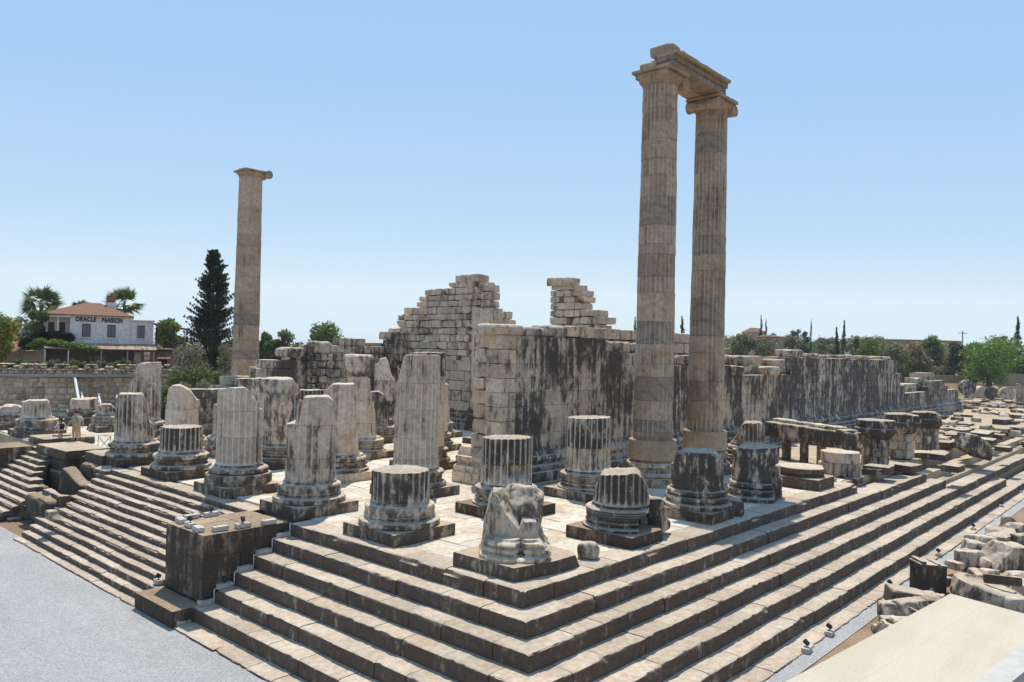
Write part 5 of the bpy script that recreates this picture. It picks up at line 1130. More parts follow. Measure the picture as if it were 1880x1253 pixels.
# ------------------------------------------------------------------ boarding house
M['whitewash'] = m_stone('whitewash', (.72, .655, .60), (.78, .72, .665), stain=.22, dark=(.36, .30, .26), isl=.04, warm=.12, bump=.3)
M['pinkwash'] = m_stone('pink_wash', (.52, .38, .33), (.58, .44, .39), stain=.12, dark=(.26, .19, .16), isl=.04, warm=.1, bump=.3)
M['darkwood'] = m_plain('dark_wood', (.075, .045, .03), .7, .3, 6)
M['glass'] = m_plain('window_glass', (.10, .11, .12), .12, .05, spec=.6)
M['shutter'] = m_plain('grey_shutter', (.17, .16, .17), .6, .1)
t = NT('roof_tiles'); g = t.n('ShaderNodeTexCoord'); oc = g.outputs['Object']; w = t.n('ShaderNodeTexWave', Vector=oc, Scale=2.2, Distortion=.3); w.bands_direction = 'X'; w2 = t.n('ShaderNodeTexWave', Vector=oc, Scale=1.6, Distortion=.5); w2.bands_direction = 'Y'
c_ = t.mix(t.noise(oc, 2.5, 6, .7), (.29, .125, .08), (.42, .235, .155)); c_ = t.val(c_, t.ramp(t.noise(oc, 9, 4, .7), .2, .8, .6, 1.25)); 
M['tiles'] = t.finish(c_, .85, t.bump(t.math('ADD', w.outputs[1], w2.outputs[1]), .9, .08), .2)
M['reed'] = m_stone('corrugated_sheet', (.30, .21, .15), (.36, .265, .19), stain=.15, dark=(.2, .14, .1), isl=.2)
M['lettering'] = m_plain('black_lettering', (.025, .02, .025), .6, .1)
hp = np.array((12.15, 72.3, 2.62)); he = np.array((.93, -.3676)); he /= np.linalg.norm(he); hn = np.array((he[1], -he[0])); HA = math.atan2(he[1], he[0])
d2_ = ray(282, 600)[:2]; HS = np.linalg.solve(np.array([[he[0], -d2_[0]], [he[1], -d2_[1]]]), CAM[:2]-hp[:2])[0]/8.6      # stretch of the front so that it ends where the photo shows it
house = empty('boarding_house', hp, 'white two storey boarding house with tiled roof and black lettering, above the retaining wall', 'house'); house.rotation_euler = (0, 0, HA); house.scale = (HS, 1, 1)
# local frame: x along the front, y away from the viewer, z up from the terrace
def hpart(name, mat, fn, par=None, angle=30):
    mb = MB(); fn(mb); return mb.build(name, M[mat], par or house, (0, 0, 0), angle)
ZU = 3.5
hpart('upper_wall', 'whitewash', lambda b: (box(b, (0, 0, ZU-.2), (6.15, 7.5, 6.28)), box(b, (6.16, .03, ZU-.2), (8.6, 6.5, 5.85))))
hpart('side_wall', 'whitewash', lambda b: box(b, (-2.5, 1.8, ZU-.2), (-.01, 7.4, 6.2)))
def roof(b):
    e = .35; x0, x1, y0, y1, z0 = -2.9, 6.5, -e, 7.9, 6.22; V = [(x0, y0, z0), (x1, y0, z0), (x1, y1, z0), (x0, y1, z0), (1.3, 3.7, 7.75), (2.9, 3.7, 7.75), (x0, y0, z0+.1), (x1, y0, z0+.1), (x1, y1, z0+.1), (x0, y1, z0+.1)]
    b.add(V, [(0, 3, 2, 1), (0, 1, 7, 6), (1, 2, 8, 7), (2, 3, 9, 8), (3, 0, 6, 9), (6, 7, 5, 4), (8, 9, 4, 5), (7, 8, 5, 5), (9, 6, 4, 4)])
rf = hpart('roof', 'tiles', roof, angle=None)
hpart('eaves', 'whitewash', lambda b: (box(b, (-2.75, -.2, 6.13), (6.3, 7.6, 6.215)), box(b, (6.1, -.18, 5.86), (8.75, 6.6, 5.98))))
hpart('chimney', 'whitewash', lambda b: (box(b, (3.4, 3.0, 6.9), (4.6, 4.0, 7.85)),), rf); hpart('water_tank', 'tiles', lambda b: box(b, (3.5, 3.05, 7.9), (4.5, 3.95, 8.6)), rf)
hpart('balcony', 'whitewash', lambda b: (box(b, (-2.6, -.1, 3.32), (-.02, 1.79, 3.5)), box(b, (-2.6, -.1, 3.5), (-2.5, 1.79, 4.4)), box(b, (-2.6, -.1, 3.5), (-.02, 0, 4.3))))
hpart('balcony_roof', 'whitewash', lambda b: box(b, (-2.8, -.3, 6.0), (.0, 1.79, 6.12)))
for k, x in enumerate((-2.4, -1.2)): hpart('pillar', 'whitewash', lambda b: box(b, (x-.1, 0.02, 4.3), (x+.1, .2, 6.0)))
for x in (-2.0, -.9): hpart('door', 'darkwood', lambda b: box(b, (x-.3, 1.74, 3.5), (x+.3, 1.79, 5.5)))
for k, (x0, x1, z0, z1) in enumerate([(1.2, 2.05, 4.05, 5.4), (3.75, 4.6, 4.05, 5.36), (6.85, 7.65, 4.05, 5.4)]):
    fr = hpart('window', 'darkwood', lambda b: [box(b, *q) for q in [((x0, -.05, z0), (x0+.09, .0, z1)), ((x1-.09, -.05, z0), (x1, .0, z1)), ((x0+.09, -.05, z1-.09), (x1-.09, .0, z1)), ((x0+.09, -.05, z0), (x1-.09, .0, z0+.09)), (((x0+x1)/2-.03, -.045, z0+.09), ((x0+x1)/2+.03, .0, z1-.09))]])
    hpart('pane', 'glass' if k != 1 else 'shutter', lambda b: box(b, (x0+.09, -.025, z0+.09), (x1-.09, -.002, z1-.09)), fr)
    hpart('sill', 'whitewash', lambda b: box(b, (x0-.12, -.16, z0-.12), (x1+.12, -.001, z0-.003)), fr)
    if k == 2: hpart('shutter', 'shutter', lambda b: box(b, (x0+.02, -.11, z0+.04), (x0+.36, -.06, z1-.04)), fr)
def lettering(txt, x0, x1, z, h):
    cu = bpy.data.curves.new('letters', 'FONT'); cu.body = txt; cu.size = 1.0; cu.extrude = .03; cu.offset = .05; cu.space_character = 1.12
    to = bpy.data.objects.new('letters_source', cu); COL.objects.link(to); bpy.context.view_layer.update()
    me = bpy.data.meshes.new_from_object(to.evaluated_get(bpy.context.evaluated_depsgraph_get())); bpy.data.objects.remove(to)
    V = np.array([v.co[:] for v in me.vertices]); lo, hi = V.min(0), V.max(0)
    V2 = np.stack([x0+(V[:, 0]-lo[0])/(hi[0]-lo[0])*(x1-x0), -.03-V[:, 2]*.5, z+(V[:, 1]-lo[1])/(hi[1]-lo[1])*h], -1); me.vertices.foreach_set('co', V2.astype(np.float32).ravel()); me.update(); me.materials.clear(); me.materials.append(M['lettering'])
    o = bpy.data.objects.new('lettering', me); COL.objects.link(o); o.parent = house
lettering('ORACLE', .5, 2.6, 5.62, .52); lettering('PANSION', 3.15, 5.3, 5.58, .52)
# ground floor: a deep open veranda
hpart('back_wall', 'pinkwash', lambda b: box(b, (-2.5, 4.6, -.3), (8.6, 4.8, 3.3)))
hpart('side_wall', 'pinkwash', lambda b: box(b, (-2.5, -.0, -.3), (-2.3, 4.59, 3.3))); hpart('side_wall', 'pinkwash', lambda b: box(b, (8.4, -.0, -.3), (8.6, 4.59, 3.3)))
hpart('lean_to', 'pinkwash', lambda b: box(b, (-4.6, .2, -.3), (-2.52, 3.5, 2.5))); hpart('screen_wall', 'pinkwash', lambda b: box(b, (6.6, -2.4, -.3), (7.3, -2.2, 2.6)))
hpart('floor', 'concrete', lambda b: box(b, (-2.5, -3.4, -.4), (8.6, 4.6, .02)))
hpart('ceiling', 'darkwood', lambda b: box(b, (-2.3, 0.0, 3.22), (8.4, 4.6, 3.3)))
def verroof(b):
    n = 90; xs = np.linspace(-2.2, 8.9, n); V = []
    for x in xs:
        w = .03*math.sin(x*22); V += [(x, .0, 3.42+w), (x, -3.3, 2.86+w), (x, -3.3, 2.81+w), (x, .0, 3.36+w)]
    b.add(V, grid_faces(n, 4)[:, ::-1])
hpart('veranda_roof', 'reed', verroof)
hpart('veranda_beam', 'darkwood', lambda b: (box(b, (-2.2, -3.2, 2.66), (8.8, -3.08, 2.8))))
for x in (-2.1, .1, 3.3, 5.9, 8.6): hpart('veranda_post', 'whitewash' if x < 1 else 'greymetal', lambda b: box(b, (x-.06, -3.18, 0), (x+.06, -3.06, 2.66)))
hpart('red_pipe', 'rust', lambda b: tube(b, [(7.4, -3.3, -.2), (7.4, -3.3, 3.0)], .06, 8))
hpart('stone_pier', 'fieldstone', lambda b: [stone(b, (7.9, -3.0, .25+k*.44), (.35, .25, .215), .2, .08, .04, 2, seed=k) for k in range(6)])
hpart('counter', 'darkwood', lambda b: (box(b, (1.0, 1.5, .02), (5.0, 2.1, 1.1)), box(b, (5.5, -3.2, .02), (8.2, -3.0, .7))))
hpart('notice_board', 'whitewash', lambda b: (box(b, (2.4, 4.5, 1.4), (3.6, 4.58, 2.1)), box(b, (1.8, 4.5, 1.6), (2.2, 4.58, 2.0))))
for x in (9.0, 10.9, 12.2):
    for y in (.2, 3.0): hpart('pergola_post', 'darkwood', lambda b: tube(b, [(x, y, 3.0), (x, y, 5.3 if x < 12 else 5.1)], .06, 8))
def railing(b):
    for z in (3.4, 3.9): tube(b, [(8.9, .1, z), (12.3, .1, z)], .035, 8)
    for k in range(14): tube(b, [(8.9+k*.25, .1, 3.0), (8.9+k*.25, .1, 3.9)], .02, 6)
hpart('railing', 'darkwood', railing)
hpart('pergola_roof', 'darkwood', lambda b: b.add([(8.62, -.5, 5.72), (12.5, -.5, 5.2), (12.5, 3.6, 5.2), (8.62, 3.6, 5.72), (8.62, -.5, 5.62), (12.5, -.5, 5.1), (12.5, 3.6, 5.1), (8.62, 3.6, 5.62)], [(0, 1, 2, 3), (7, 6, 5, 4), (0, 4, 5, 1), (1, 5, 6, 2), (2, 6, 7, 3), (3, 7, 4, 0)]))
hpart('annex_wall', 'pinkwash', lambda b: (box(b, (8.62, .4, -.3), (18.5, 6, 2.85))))
hpart('annex_roof', 'pinkwash', lambda b: box(b, (8.62, -.1, 2.86), (18.9, 6.2, 3.0)))
hpart('annex_awning', 'tiles', lambda b: b.add([(8.95, .3, 2.84), (10.6, .3, 2.84), (10.4, -2.4, 1.95), (9.0, -2.4, 1.95), (8.95, .3, 2.78), (10.6, .3, 2.78), (10.4, -2.4, 1.89), (9.0, -2.4, 1.89)], [(0, 3, 2, 1), (4, 5, 6, 7), (3, 7, 6, 2), (0, 4, 7, 3), (1, 2, 6, 5)]), angle=None)
for x in (9.3, 11.4, 13.0, 15.4):
    hpart('annex_window' if x != 13.0 else 'annex_door', 'darkwood', lambda b: box(b, (x, .34, .9 if x != 13.0 else 0), (x+.9, .399, 2.3)))
hpart('shed_roof', 'tiles', lambda b: b.add([(-7.6, -1.5, 2.35), (-4.2, -1.5, 2.5), (-4.2, 2.5, 3.5), (-7.6, 2.5, 3.3), (-7.6, -1.5, 2.25), (-4.2, -1.5, 2.4), (-4.2, 2.5, 3.4), (-7.6, 2.5, 3.2)], [(0, 1, 2, 3), (7, 6, 5, 4), (0, 4, 5, 1), (1, 5, 6, 2), (2, 6, 7, 3), (3, 7, 4, 0)]), angle=None)
hpart('shed_wall', 'pinkwash', lambda b: box(b, (-7.3, .6, -.3), (-4.4, 2.4, 2.6)))
def hw(x, y, z): return np.array((hp[0]+he[0]*x*HS-hn[0]*y, hp[1]+he[1]*x*HS-hn[1]*y, hp[2]+z))
# ------------------------------------------------------------------ vegetation
M['leaf_green'] = m_leaf('leaf_green', (.095, .14, .032), (.15, .195, .05))
M['leaf_bright'] = m_leaf('leaf_bright', (.13, .20, .03), (.20, .27, .055))
M['leaf_dark'] = m_leaf('leaf_dark', (.022, .040, .016), (.04, .062, .026), .5)
M['leaf_olive'] = m_leaf('leaf_olive', (.175, .18, .085), (.24, .24, .125))
M['leaf_vivid'] = m_leaf('leaf_vivid', (.125, .215, .03), (.19, .29, .05))
M['leaf_grey'] = m_leaf('leaf_grey', (.19, .18, .10), (.25, .24, .145))
M['leaf_brown'] = m_leaf('leaf_brown', (.20, .155, .065), (.26, .20, .085))
M['leaf_yellow'] = m_leaf('leaf_yellow', (.36, .30, .03), (.17, .21, .04))
M['bark'] = m_plain('bark', (.11, .085, .065), .95, .3, 5, 1.0)
def leaves(mb, cen, rad, n, size, rng, shell=.55, flat=.0, up=0.0):
    """n leaf-sized faces through an ellipsoid"""
    d = rng.normal(size=(n, 3)); d /= np.linalg.norm(d, axis=1)[:, None]; r = (shell+(1-shell)*rng.random(n))*rng.random(n)**.18
    lump = 1+.28*fbm(d*2.4+np.asarray(cen)[None], 2, 3); P = np.asarray(cen)+d*(r*lump)[:, None]*np.asarray(rad)
    a = rng.normal(size=(n, 3)); a[:, 2] = a[:, 2]*(1-flat)+up; a /= np.linalg.norm(a, axis=1)[:, None]; b = np.cross(a, rng.normal(size=(n, 3))); b /= np.linalg.norm(b, axis=1)[:, None]
    s = size*(.6+.8*rng.random(n))[:, None]; V = np.stack([P-a*s, P+b*s*.42, P+a*s, P-b*s*.42], 1).reshape(-1, 3)
    mb.add(V, np.arange(4*n).reshape(n, 4))
def broad(P, w, h, kind, label, cat='tree', name='tree', n=2600, leaf=None, lobes=9, seed=0, trunk=True, group=None, low=.15, par=True):
    rng = np.random.default_rng(seed+1); rs = random.Random(seed); o = empty(name, P, label, cat, group); leaf = leaf or max(.12, w*.055)
    mb = MB(); tk = MB(); cz = h*(.5+low/2)
    tube(tk, [(0, 0, -.3), (.05*w*rs.uniform(-1, 1), 0, h*.3), (0, 0, h*.62)], [w*.05+.05, w*.038+.03, w*.02], 8)
    for k in range(lobes):
        a = 6.283*k/lobes+rs.uniform(-.4, .4); rr = w*.5*rs.uniform(.35, .62) if k else 0; z = cz+(h*(1-low)/2)*rs.uniform(-.72, .6) if k else h*.78
        c = (rr*math.cos(a), rr*math.sin(a), z); q = w*rs.uniform(.2, .31); qz = min(q, h*.3)*rs.uniform(.8, 1.1)
        leaves(mb, c, (q, q, qz), int(n/lobes), leaf, rng); tube(tk, [(0, 0, h*.28), (c[0]*.5, c[1]*.5, z*.62+.1*h), (c[0]*.9, c[1]*.9, z)], [w*.025+.02, w*.015+.015, .012], 6)
    leaves(mb, (0, 0, cz), (w*.36, w*.36, h*(1-low)*.38), int(n*.3), leaf, rng)
    tk.build('trunk', M['bark'], o, (0, 0, 0), 60); mb.build('crown', M[kind], o, (0, 0, 0), None); return o
def cypress(P, w, h, label, seed=0, n=1500, group='dark cypresses on the skyline', kind='leaf_dark'):
    rng = np.random.default_rng(seed); o = empty('cypress', P, label, 'tree', group); mb = MB(); t_ = np.linspace(.06, .97, 14)
    for t in t_:
        r = w/2*(math.sin(math.pi*min(1, t*.92+.1))**.75)*(1-.25*t)+.04; leaves(mb, (w*.05*rng.normal(), w*.05*rng.normal(), h*t), (r, r, h*.07), n//14, max(.14, w*.12), rng, .5, up=1.2)
    tk = MB(); tube(tk, [(0, 0, -.3), (0, 0, h*.9)], [w*.08+.05, .03], 8); tk.build('trunk', M['bark'], o, (0, 0, 0), 60); mb.build('crown', M[kind], o, (0, 0, 0), None); return o
def place(px, py, D): return atd(px, py, D)
def ptree(px, ytop, ybot, hw_, D, kind, label, **kw):
    B = place(px, ybot, D); T = place(px, ytop, D); w = 2*hw_*D/FPX; h = T[2]-B[2]; gz = terrz(B[0], B[1]); 
    if kw.pop('ground', True) and gz < B[2]: h += B[2]-gz; B = np.array((B[0], B[1], gz))
    return broad(B, w, h, kind, label, **kw)
def pcyp(px, ytop, ybot, hw_, D, label, **kw):
    B = place(px, ybot, D); T = place(px, ytop, D); gz = min(terrz(B[0], B[1]), B[2]); return cypress((B[0], B[1], gz), 2*hw_*D/FPX, T[2]-gz, label, **kw)
# left side
ptree(4, 560, 665, 28, 72, 'leaf_yellow', 'yellow green bush at the left edge in front of the shed', name='bush', cat='bush', n=3200, leaf=.14, seed=1, low=0)
ptree(60, 575, 640, 36, 88, 'leaf_olive', 'dull green tree below the left palm', n=2600, leaf=.2, seed=2)
ptree(22, 590, 650, 20, 95, 'leaf_olive', 'grey green tree at the far left behind the yellow bush', n=1800, leaf=.2, seed=62)
ptree(308, 576, 640, 30, 96, 'leaf_bright', 'light green tree between the pergola and the dark conifer', n=2400, leaf=.24, seed=3)
ptree(350, 624, 690, 36, 75, 'leaf_grey', 'sparse grey green tree in front of the low pink annex', n=1300, leaf=.13, seed=4, low=.4)
ptree(413, 612, 690, 24, 76, 'leaf_grey', 'grey green tree close left of the lone tall column', n=1500, leaf=.13, seed=5, low=.3)
for k, (px, yt, yb, hw_, D, kd, lab) in enumerate([(325, 664, 712, 34, 66, 'leaf_green', 'bright green hedge bush beside the tall fluted column'), (365, 657, 708, 34, 66.5, 'leaf_green', 'bright green hedge bush in front of the pink annex'), (403, 660, 706, 28, 67, 'leaf_green', 'bright green hedge bush nearest the lone tall column'),
        (338, 684, 740, 32, 62, 'leaf_grey', 'pale dry shrub in front of the green hedge, left one'), (372, 680, 735, 34, 62.5, 'leaf_grey', 'pale dry shrub in front of the green hedge, right one'), (306, 690, 760, 16, 63, 'leaf_green', 'dark gap filling bush behind the slanted smooth column')]):
    ptree(px, yt, yb, hw_, D, kd, lab, name='bush', cat='bush', n=2600, leaf=.13, seed=10+k, low=0, group='hedge bushes left of the lone tall column')
for k, (px, yt, yb, hw_, lab, kd) in enumerate([(486, 600, 660, 15, 'dark green tree just right of the lone tall column', 'leaf_green'), (523, 598, 660, 22, 'wispy light tree between the lone column and the rounded green tree', 'leaf_olive'), (500, 622, 660, 26, 'low green shrub behind the stepped wall', 'leaf_green'), (548, 625, 660, 22, 'low green bush left of the rounded green tree', 'leaf_green'), (603, 588, 660, 46, 'rounded green tree above the stepped wall left of the tall ruin', 'leaf_green')]):
    ptree(px, yt, yb, hw_, 100, kd, lab, n=900 if k == 1 else 2600, leaf=.24, seed=20+k, low=.2 if k == 1 else .05)
# conifer
B = place(388, 640, 82); B[2] = terrz(B[0], B[1]); T = place(388, 452, 82); hh = T[2]-B[2]; rng = np.random.default_rng(7); rs = random.Random(7)
o = empty('conifer', B, 'big dark ragged conifer left of the lone tall column', 'tree'); mb = MB(); tk = MB(); tube(tk, [(0, 0, 0), (0, 0, hh*.96)], [.32, .04], 10)
for k in range(340):
    t = rs.random()**.8*.93+.04; a = rs.uniform(0, 6.283); env = (5.0*(1-t)**.9+.2)*(.80+.30*math.sin(3*a+9*t)*math.sin(14*t+a)); L = env*rs.uniform(.75, 1.15)
    z0 = hh*t-.25*L; e = np.array((L*math.cos(a), L*math.sin(a), hh*t+L*rs.uniform(.05, .5))); s0 = np.array((0, 0, z0)); tube(tk, [s0, (s0+e)/2-np.array((0, 0, .05*L)), e], [.05, .03, .01], 4)
    for w in np.linspace(.25, 1.0, 7):
        r_ = .30*(1.25-w*.85); leaves(mb, s0+(e-s0)*w, (r_, r_, r_*1.1+.06), int(26*(1.3-w*.6)), .10, rng, .2, up=.9)
tk.build('trunk', M['bark'], o, (0, 0, 0), 60); mb.build('crown', M['leaf_dark'], o, (0, 0, 0), None)
# palms
def palm(px, ycrown, D, R, label, seed):
    C_ = place(px, ycrown, D); B = np.array((C_[0], C_[1], terrz(C_[0], C_[1]))); hz = C_[2]-B[2]; rs = random.Random(seed); o = empty('palm_tree', B, label, 'palm tree', 'fan palms around the boarding house')
    tk = MB(); tube(tk, [(0, 0, -.2), (.08, 0, hz*.5), (0, 0, hz)], [.26, .2, .2], 10); tk.build('trunk', M['bark'], o, (0, 0, 0), 60); mb = MB()
    for k in range(34):
        a = rs.uniform(0, 6.283); el = rs.uniform(-.55, 1.45); d = np.array((math.cos(a)*math.cos(el), math.sin(a)*math.cos(el), math.sin(el))); L = R*rs.uniform(.32, .6); p0 = np.array((0, 0, hz)); p1 = p0+d*L
        tube(mb, [p0, p1], [.025, .015], 4); sd_ = np.cross(d, (0, 0, 1.0)); sd_ /= np.linalg.norm(sd_)+1e-6; up = np.cross(sd_, d); ro_ = rs.uniform(-1.1, 1.1); sd_, up = sd_*math.cos(ro_)+up*math.sin(ro_), up*math.cos(ro_)-sd_*math.sin(ro_)
        for q in range(17):
            th = (q/16-.5)*2.9; dd = d*math.cos(th)+sd_*math.sin(th)*1.0-up*.12*abs(th); dd /= np.linalg.norm(dd); bl = R*.62*rs.uniform(.85, 1.1)*(1-.18*abs(th)); w = .032*R; tip = p1+dd*bl-np.array((0, 0, .10*R*rs.random())); m_ = p1+dd*bl*.45
            n_ = np.cross(dd, up); n_ /= np.linalg.norm(n_)+1e-6; mb.add([p1, m_+n_*w, tip, m_-n_*w], [(0, 1, 2, 3)])
    mb.build('fronds', M['leaf_palm'], o, (0, 0, 0), None)
M['leaf_palm'] = m_leaf('leaf_palm', (.09, .13, .04), (.14, .18, .06))
palm(76, 563, 84, 2.3, 'fan palm rising left of the boarding house', 1); palm(229, 561, 90, 2.2, 'fan palm rising behind the tiled roof, right of the water tank', 2); palm(150, 565, 98, 1.2, 'fan palm barely showing above the roof ridge', 3)
# vines and pots on the house terrace
def vine(pts, rad, n, leaf, label, kind, seed):
    rng = np.random.default_rng(seed); mb = MB(); st = MB(); P0 = hw(*pts[0])
    for a, b in zip(pts[:-1], pts[1:]):
        A, Bq = hw(*a), hw(*b); k = max(2, int(np.linalg.norm(Bq-A)/.5))
        for q in np.linspace(0, 1, k): leaves(mb, A+(Bq-A)*q+rng.normal(size=3)*.12, rad, n//k, leaf, rng, .2)
    tube(st, [hw(*p) for p in pts], .04, 6); o = empty('vine', P0, label, 'vine'); st.build('stems', M['bark'], o, P0, 60); mb.build('foliage', M[kind], o, P0, None)
vine([(-3.2, -1.2, 3.0), (-2.6, -1.6, 3.4), (-1.2, -2.2, 3.3), (.4, -2.8, 3.1), (2.2, -3.2, 2.85)], (.75, .9, .36), 2600, .15, 'light green vine spilling along the left end of the veranda roof', 'leaf_bright', 31)
vine([(-4.2, -.8, 3.2), (-2.8, -.6, 3.9), (-1.4, -.4, 3.85), (-.2, -.3, 3.75)], (.75, .5, .65), 2400, .15, 'dark climbing plant covering the balcony of the boarding house', 'leaf_dark', 32)
vine([(-3.0, -.4, 3.8), (-2.9, -.4, 4.8), (-2.7, -.4, 5.9), (-3.6, -.3, 6.0)], (.6, .5, .6), 1800, .15, 'climbing plant running up the left corner of the balcony', 'leaf_green', 33)
M['terracotta'] = m_plain('terracotta', (.38, .17, .10), .8, .15)
rs = random.Random(4); PK = ['leaf_green', 'leaf_olive', 'leaf_bright']
for k in range(17):
    x = -3.2+k*.62+rs.uniform(-.1, .1); P = hw(x, -4.4-rs.uniform(0, .5), 0); P[2] = terrz(P[0], P[1]); o = empty('potted_plant', P, 'small plant in a clay pot in the row along the veranda front', 'potted plant', 'potted plants along the veranda'); mb = MB(); lathe(mb, [(.02, .6), (.14, .6), (.2, 1.0), (.23, 1.02), (.22, 1.06), (.02, 1.04)], 16); mb.build('pot', M['terracotta'], o, (0, 0, 0), 40)
    mb = MB(); tube(mb, [(0, 0, -.1), (0, 0, .6)], .2, 8); mb.build('stand', M['fieldstone'], o, (0, 0, 0), 40)
    mb = MB(); h = rs.uniform(.25, .5); leaves(mb, (0, 0, 1.1+h), (.32, .32, h), 160, .1, np.random.default_rng(k), .2); mb.build('foliage', M[rs.choice(PK)], o, (0, 0, 0), None)
for k, (x, lab) in enumerate([(-6.0, 'low bright bush on the terrace below the shed'), (-4.4, 'round bush on the terrace left of the veranda'), (-7.4, 'straggly bush at the left end of the terrace')]):
    P = hw(x, -4.6, 0); P[2] = terrz(P[0], P[1]); broad(P, 2.2, 1.9, ['leaf_bright', 'leaf_green', 'leaf_olive'][k], lab, 'bush', 'bush', 1200, .12, 6, 40+k, low=0)
# right side, far trees
for k, (px, yt, yb, hw_, D, lab) in enumerate([(1397, 582, 615, 5, 190, 'tall cypress at the left of the far hill, left of a close pair'), (1406, 588, 615, 4, 192, 'slightly lower cypress at the right of the close pair'), (1489, 590, 625, 4, 190, 'slim cypress right of the dark pine clump'), (1536, 603, 640, 7, 200, 'stout cypress left of the tallest middle cypress'), (1549, 591, 640, 6, 200, 'tallest cypress in the middle of the right skyline'), (1868, 584, 640, 8, 200, 'tall cypress near the right edge of the skyline'),
        (1109, 578, 610, 6, 150, 'dark cypress tip above the ragged tower steps'), (1166, 584, 610, 5, 155, 'dark cypress tip just left of the tall pair of columns'), (1252, 583, 625, 7, 150, 'dark cypress between the tall pair of columns')]):
    pcyp(px, yt, yb, hw_, D, lab, seed=k+50)
rtrees = [(1130, 588, 615, 9, 155, 'leaf_dark', 'small dark bush top beside the ragged tower'), (1420, 597, 625, 13, 185, 'leaf_dark', 'dark round tree right of the pair of cypresses'), (1455, 592, 625, 9, 200, 'leaf_dark', 'dark pine at the left of the pine clump'), (1466, 589, 625, 9, 202, 'leaf_dark', 'tallest dark pine in the pine clump'), (1478, 594, 628, 11, 198, 'leaf_dark', 'dark pine at the right of the pine clump'), (1455, 600, 645, 20, 180, 'leaf_olive', 'round olive green tree before the pine clump'),
 (1508, 603, 640, 14, 195, 'leaf_olive', 'thin see through tree right of the slim cypress'), (1573, 606, 650, 9, 190, 'leaf_dark', 'small dark tree right of the tallest middle cypress'), (1593, 606, 672, 30, 140, 'leaf_green', 'large loose green tree in the middle of the right background'), (1357, 605, 665, 30, 170, 'leaf_olive', 'olive tree just right of the tall pair of columns'), (1400, 610, 665, 32, 168, 'leaf_olive', 'olive tree below the little hill house'),
 (1495, 633, 670, 18, 130, 'leaf_bright', 'bright green bush left behind the long wall'), (1518, 640, 672, 15, 128, 'leaf_bright', 'bright green bush beside the block on the long wall'), (1546, 638, 672, 18, 130, 'leaf_bright', 'bright green bush in the middle behind the long wall'), (1640, 620, 690, 32, 163, 'leaf_olive', 'broad olive tree above the end of the long wall'), (1683, 628, 695, 28, 166, 'leaf_brown', 'brownish tree behind the block pile'),
 (1712, 603, 660, 22, 175, 'leaf_green', 'forked green tree standing above its neighbours'), (1750, 615, 680, 17, 163, 'leaf_dark', 'dark pine left of the round bright tree'), (1690, 655, 705, 22, 176, 'leaf_bright', 'small yellow green tree over the block pile'), (1728, 650, 705, 30, 173, 'leaf_brown', 'brownish bush left of the round bright tree'), (1816, 622, 708, 47, 153, 'leaf_vivid', 'large round bright green tree at the right'), (1790, 620, 680, 30, 163, 'leaf_green', 'green tree peeking out behind the round bright tree'), (1850, 618, 690, 40, 172, 'leaf_bright', 'broad green tree right behind the round bright tree'), (1838, 606, 640, 15, 200, 'leaf_dark', 'dark flat topped pine near the right edge'), (1875, 650, 710, 26, 162, 'leaf_bright', 'bright bush cut by the right edge')]
for k, (px, yt, yb, hw_, D, kd, lab) in enumerate(rtrees):
    ptree(px, yt, yb, hw_, D, kd, lab, n=(3600 if px == 1816 else 1500), leaf=(.28 if px == 1816 else None), seed=70+k, low=.05, lobes=(14 if px == 1816 else 9))
# a few shared shapes for the scrub further off
protos = []
for k, kd in enumerate(['leaf_olive', 'leaf_green', 'leaf_brown', 'leaf_olive']):
    o = broad((0, 0, -50), 6, 4.5, kd, 'shrubby tree in the belt of scrub beyond the far wall', 'tree', 'scrub_tree', 1100, .3, 8, 90+k, group='scrub beyond the far wall', low=0); protos.append(o)
rs = random.Random(9); used = set()
for k in range(95):
    px = rs.uniform(1335, 1990); D = rs.uniform(162, 285); P = place(px, 650, D); P[2] = terrz(P[0], P[1]); j = k % 4
    o = protos[j] if j not in used else copy_tree(protos[j])
    used.add(j); s = rs.uniform(.7, 1.25)*(1 if D < 190 else 1.3); o.location = P; o.scale = (s*1.2, s*1.2, s*rs.uniform(.8, 1.0)); o.rotation_euler = (0, 0, rs.uniform(0, 6.28))
for k in range(26):
    px = rs.uniform(420, 1330); D = rs.uniform(150, 230); P = place(px, 640, D); P[2] = terrz(P[0], P[1]); o = copy_tree(protos[k % 2*1]); s = rs.uniform(.6, .9); o.location = P; o.scale = (s, s, s); o.rotation_euler = (0, 0, rs.uniform(0, 6.28)); o['label'] = 'shrubby tree in the low belt of scrub behind the temple walls'; o['group'] = 'scrub behind the temple walls'
# far houses and walls
def hut(px, ybase, D, w, d, h, label, roofcol='tiles', wall='whitewash', rh=1.0):
    B = place(px, ybase, D); B[2] = min(B[2], 40); o = empty('house', B, label, 'house'); o.rotation_euler = (0, 0, UA); mb = MB(); box(mb, (-w/2, 0, -4), (w/2, d, h)); mb.build('wall', M[wall], o, (0, 0, 0), 30)
    mb = MB(); V = [(-w/2-.3, -.3, h+.01), (w/2+.3, -.3, h+.01), (w/2+.3, d+.3, h+.01), (-w/2-.3, d+.3, h+.01), (-w/2+.4*d, d/2, h+rh), (w/2-.4*d, d/2, h+rh)]; mb.add(V, [(0, 1, 5, 4), (2, 3, 4, 5), (1, 2, 5, 5), (3, 0, 4, 4), (3, 2, 1, 0)]); mb.build('roof', M[roofcol], o, (0, 0, 0), None)
    for x in (-w*.25, w*.2): mb = MB(); box(mb, (x-.4, -.04, h*.35), (x+.4, -.005, h*.8)); mb.build('window', M['glass'], o, (0, 0, 0), 30)
    return o
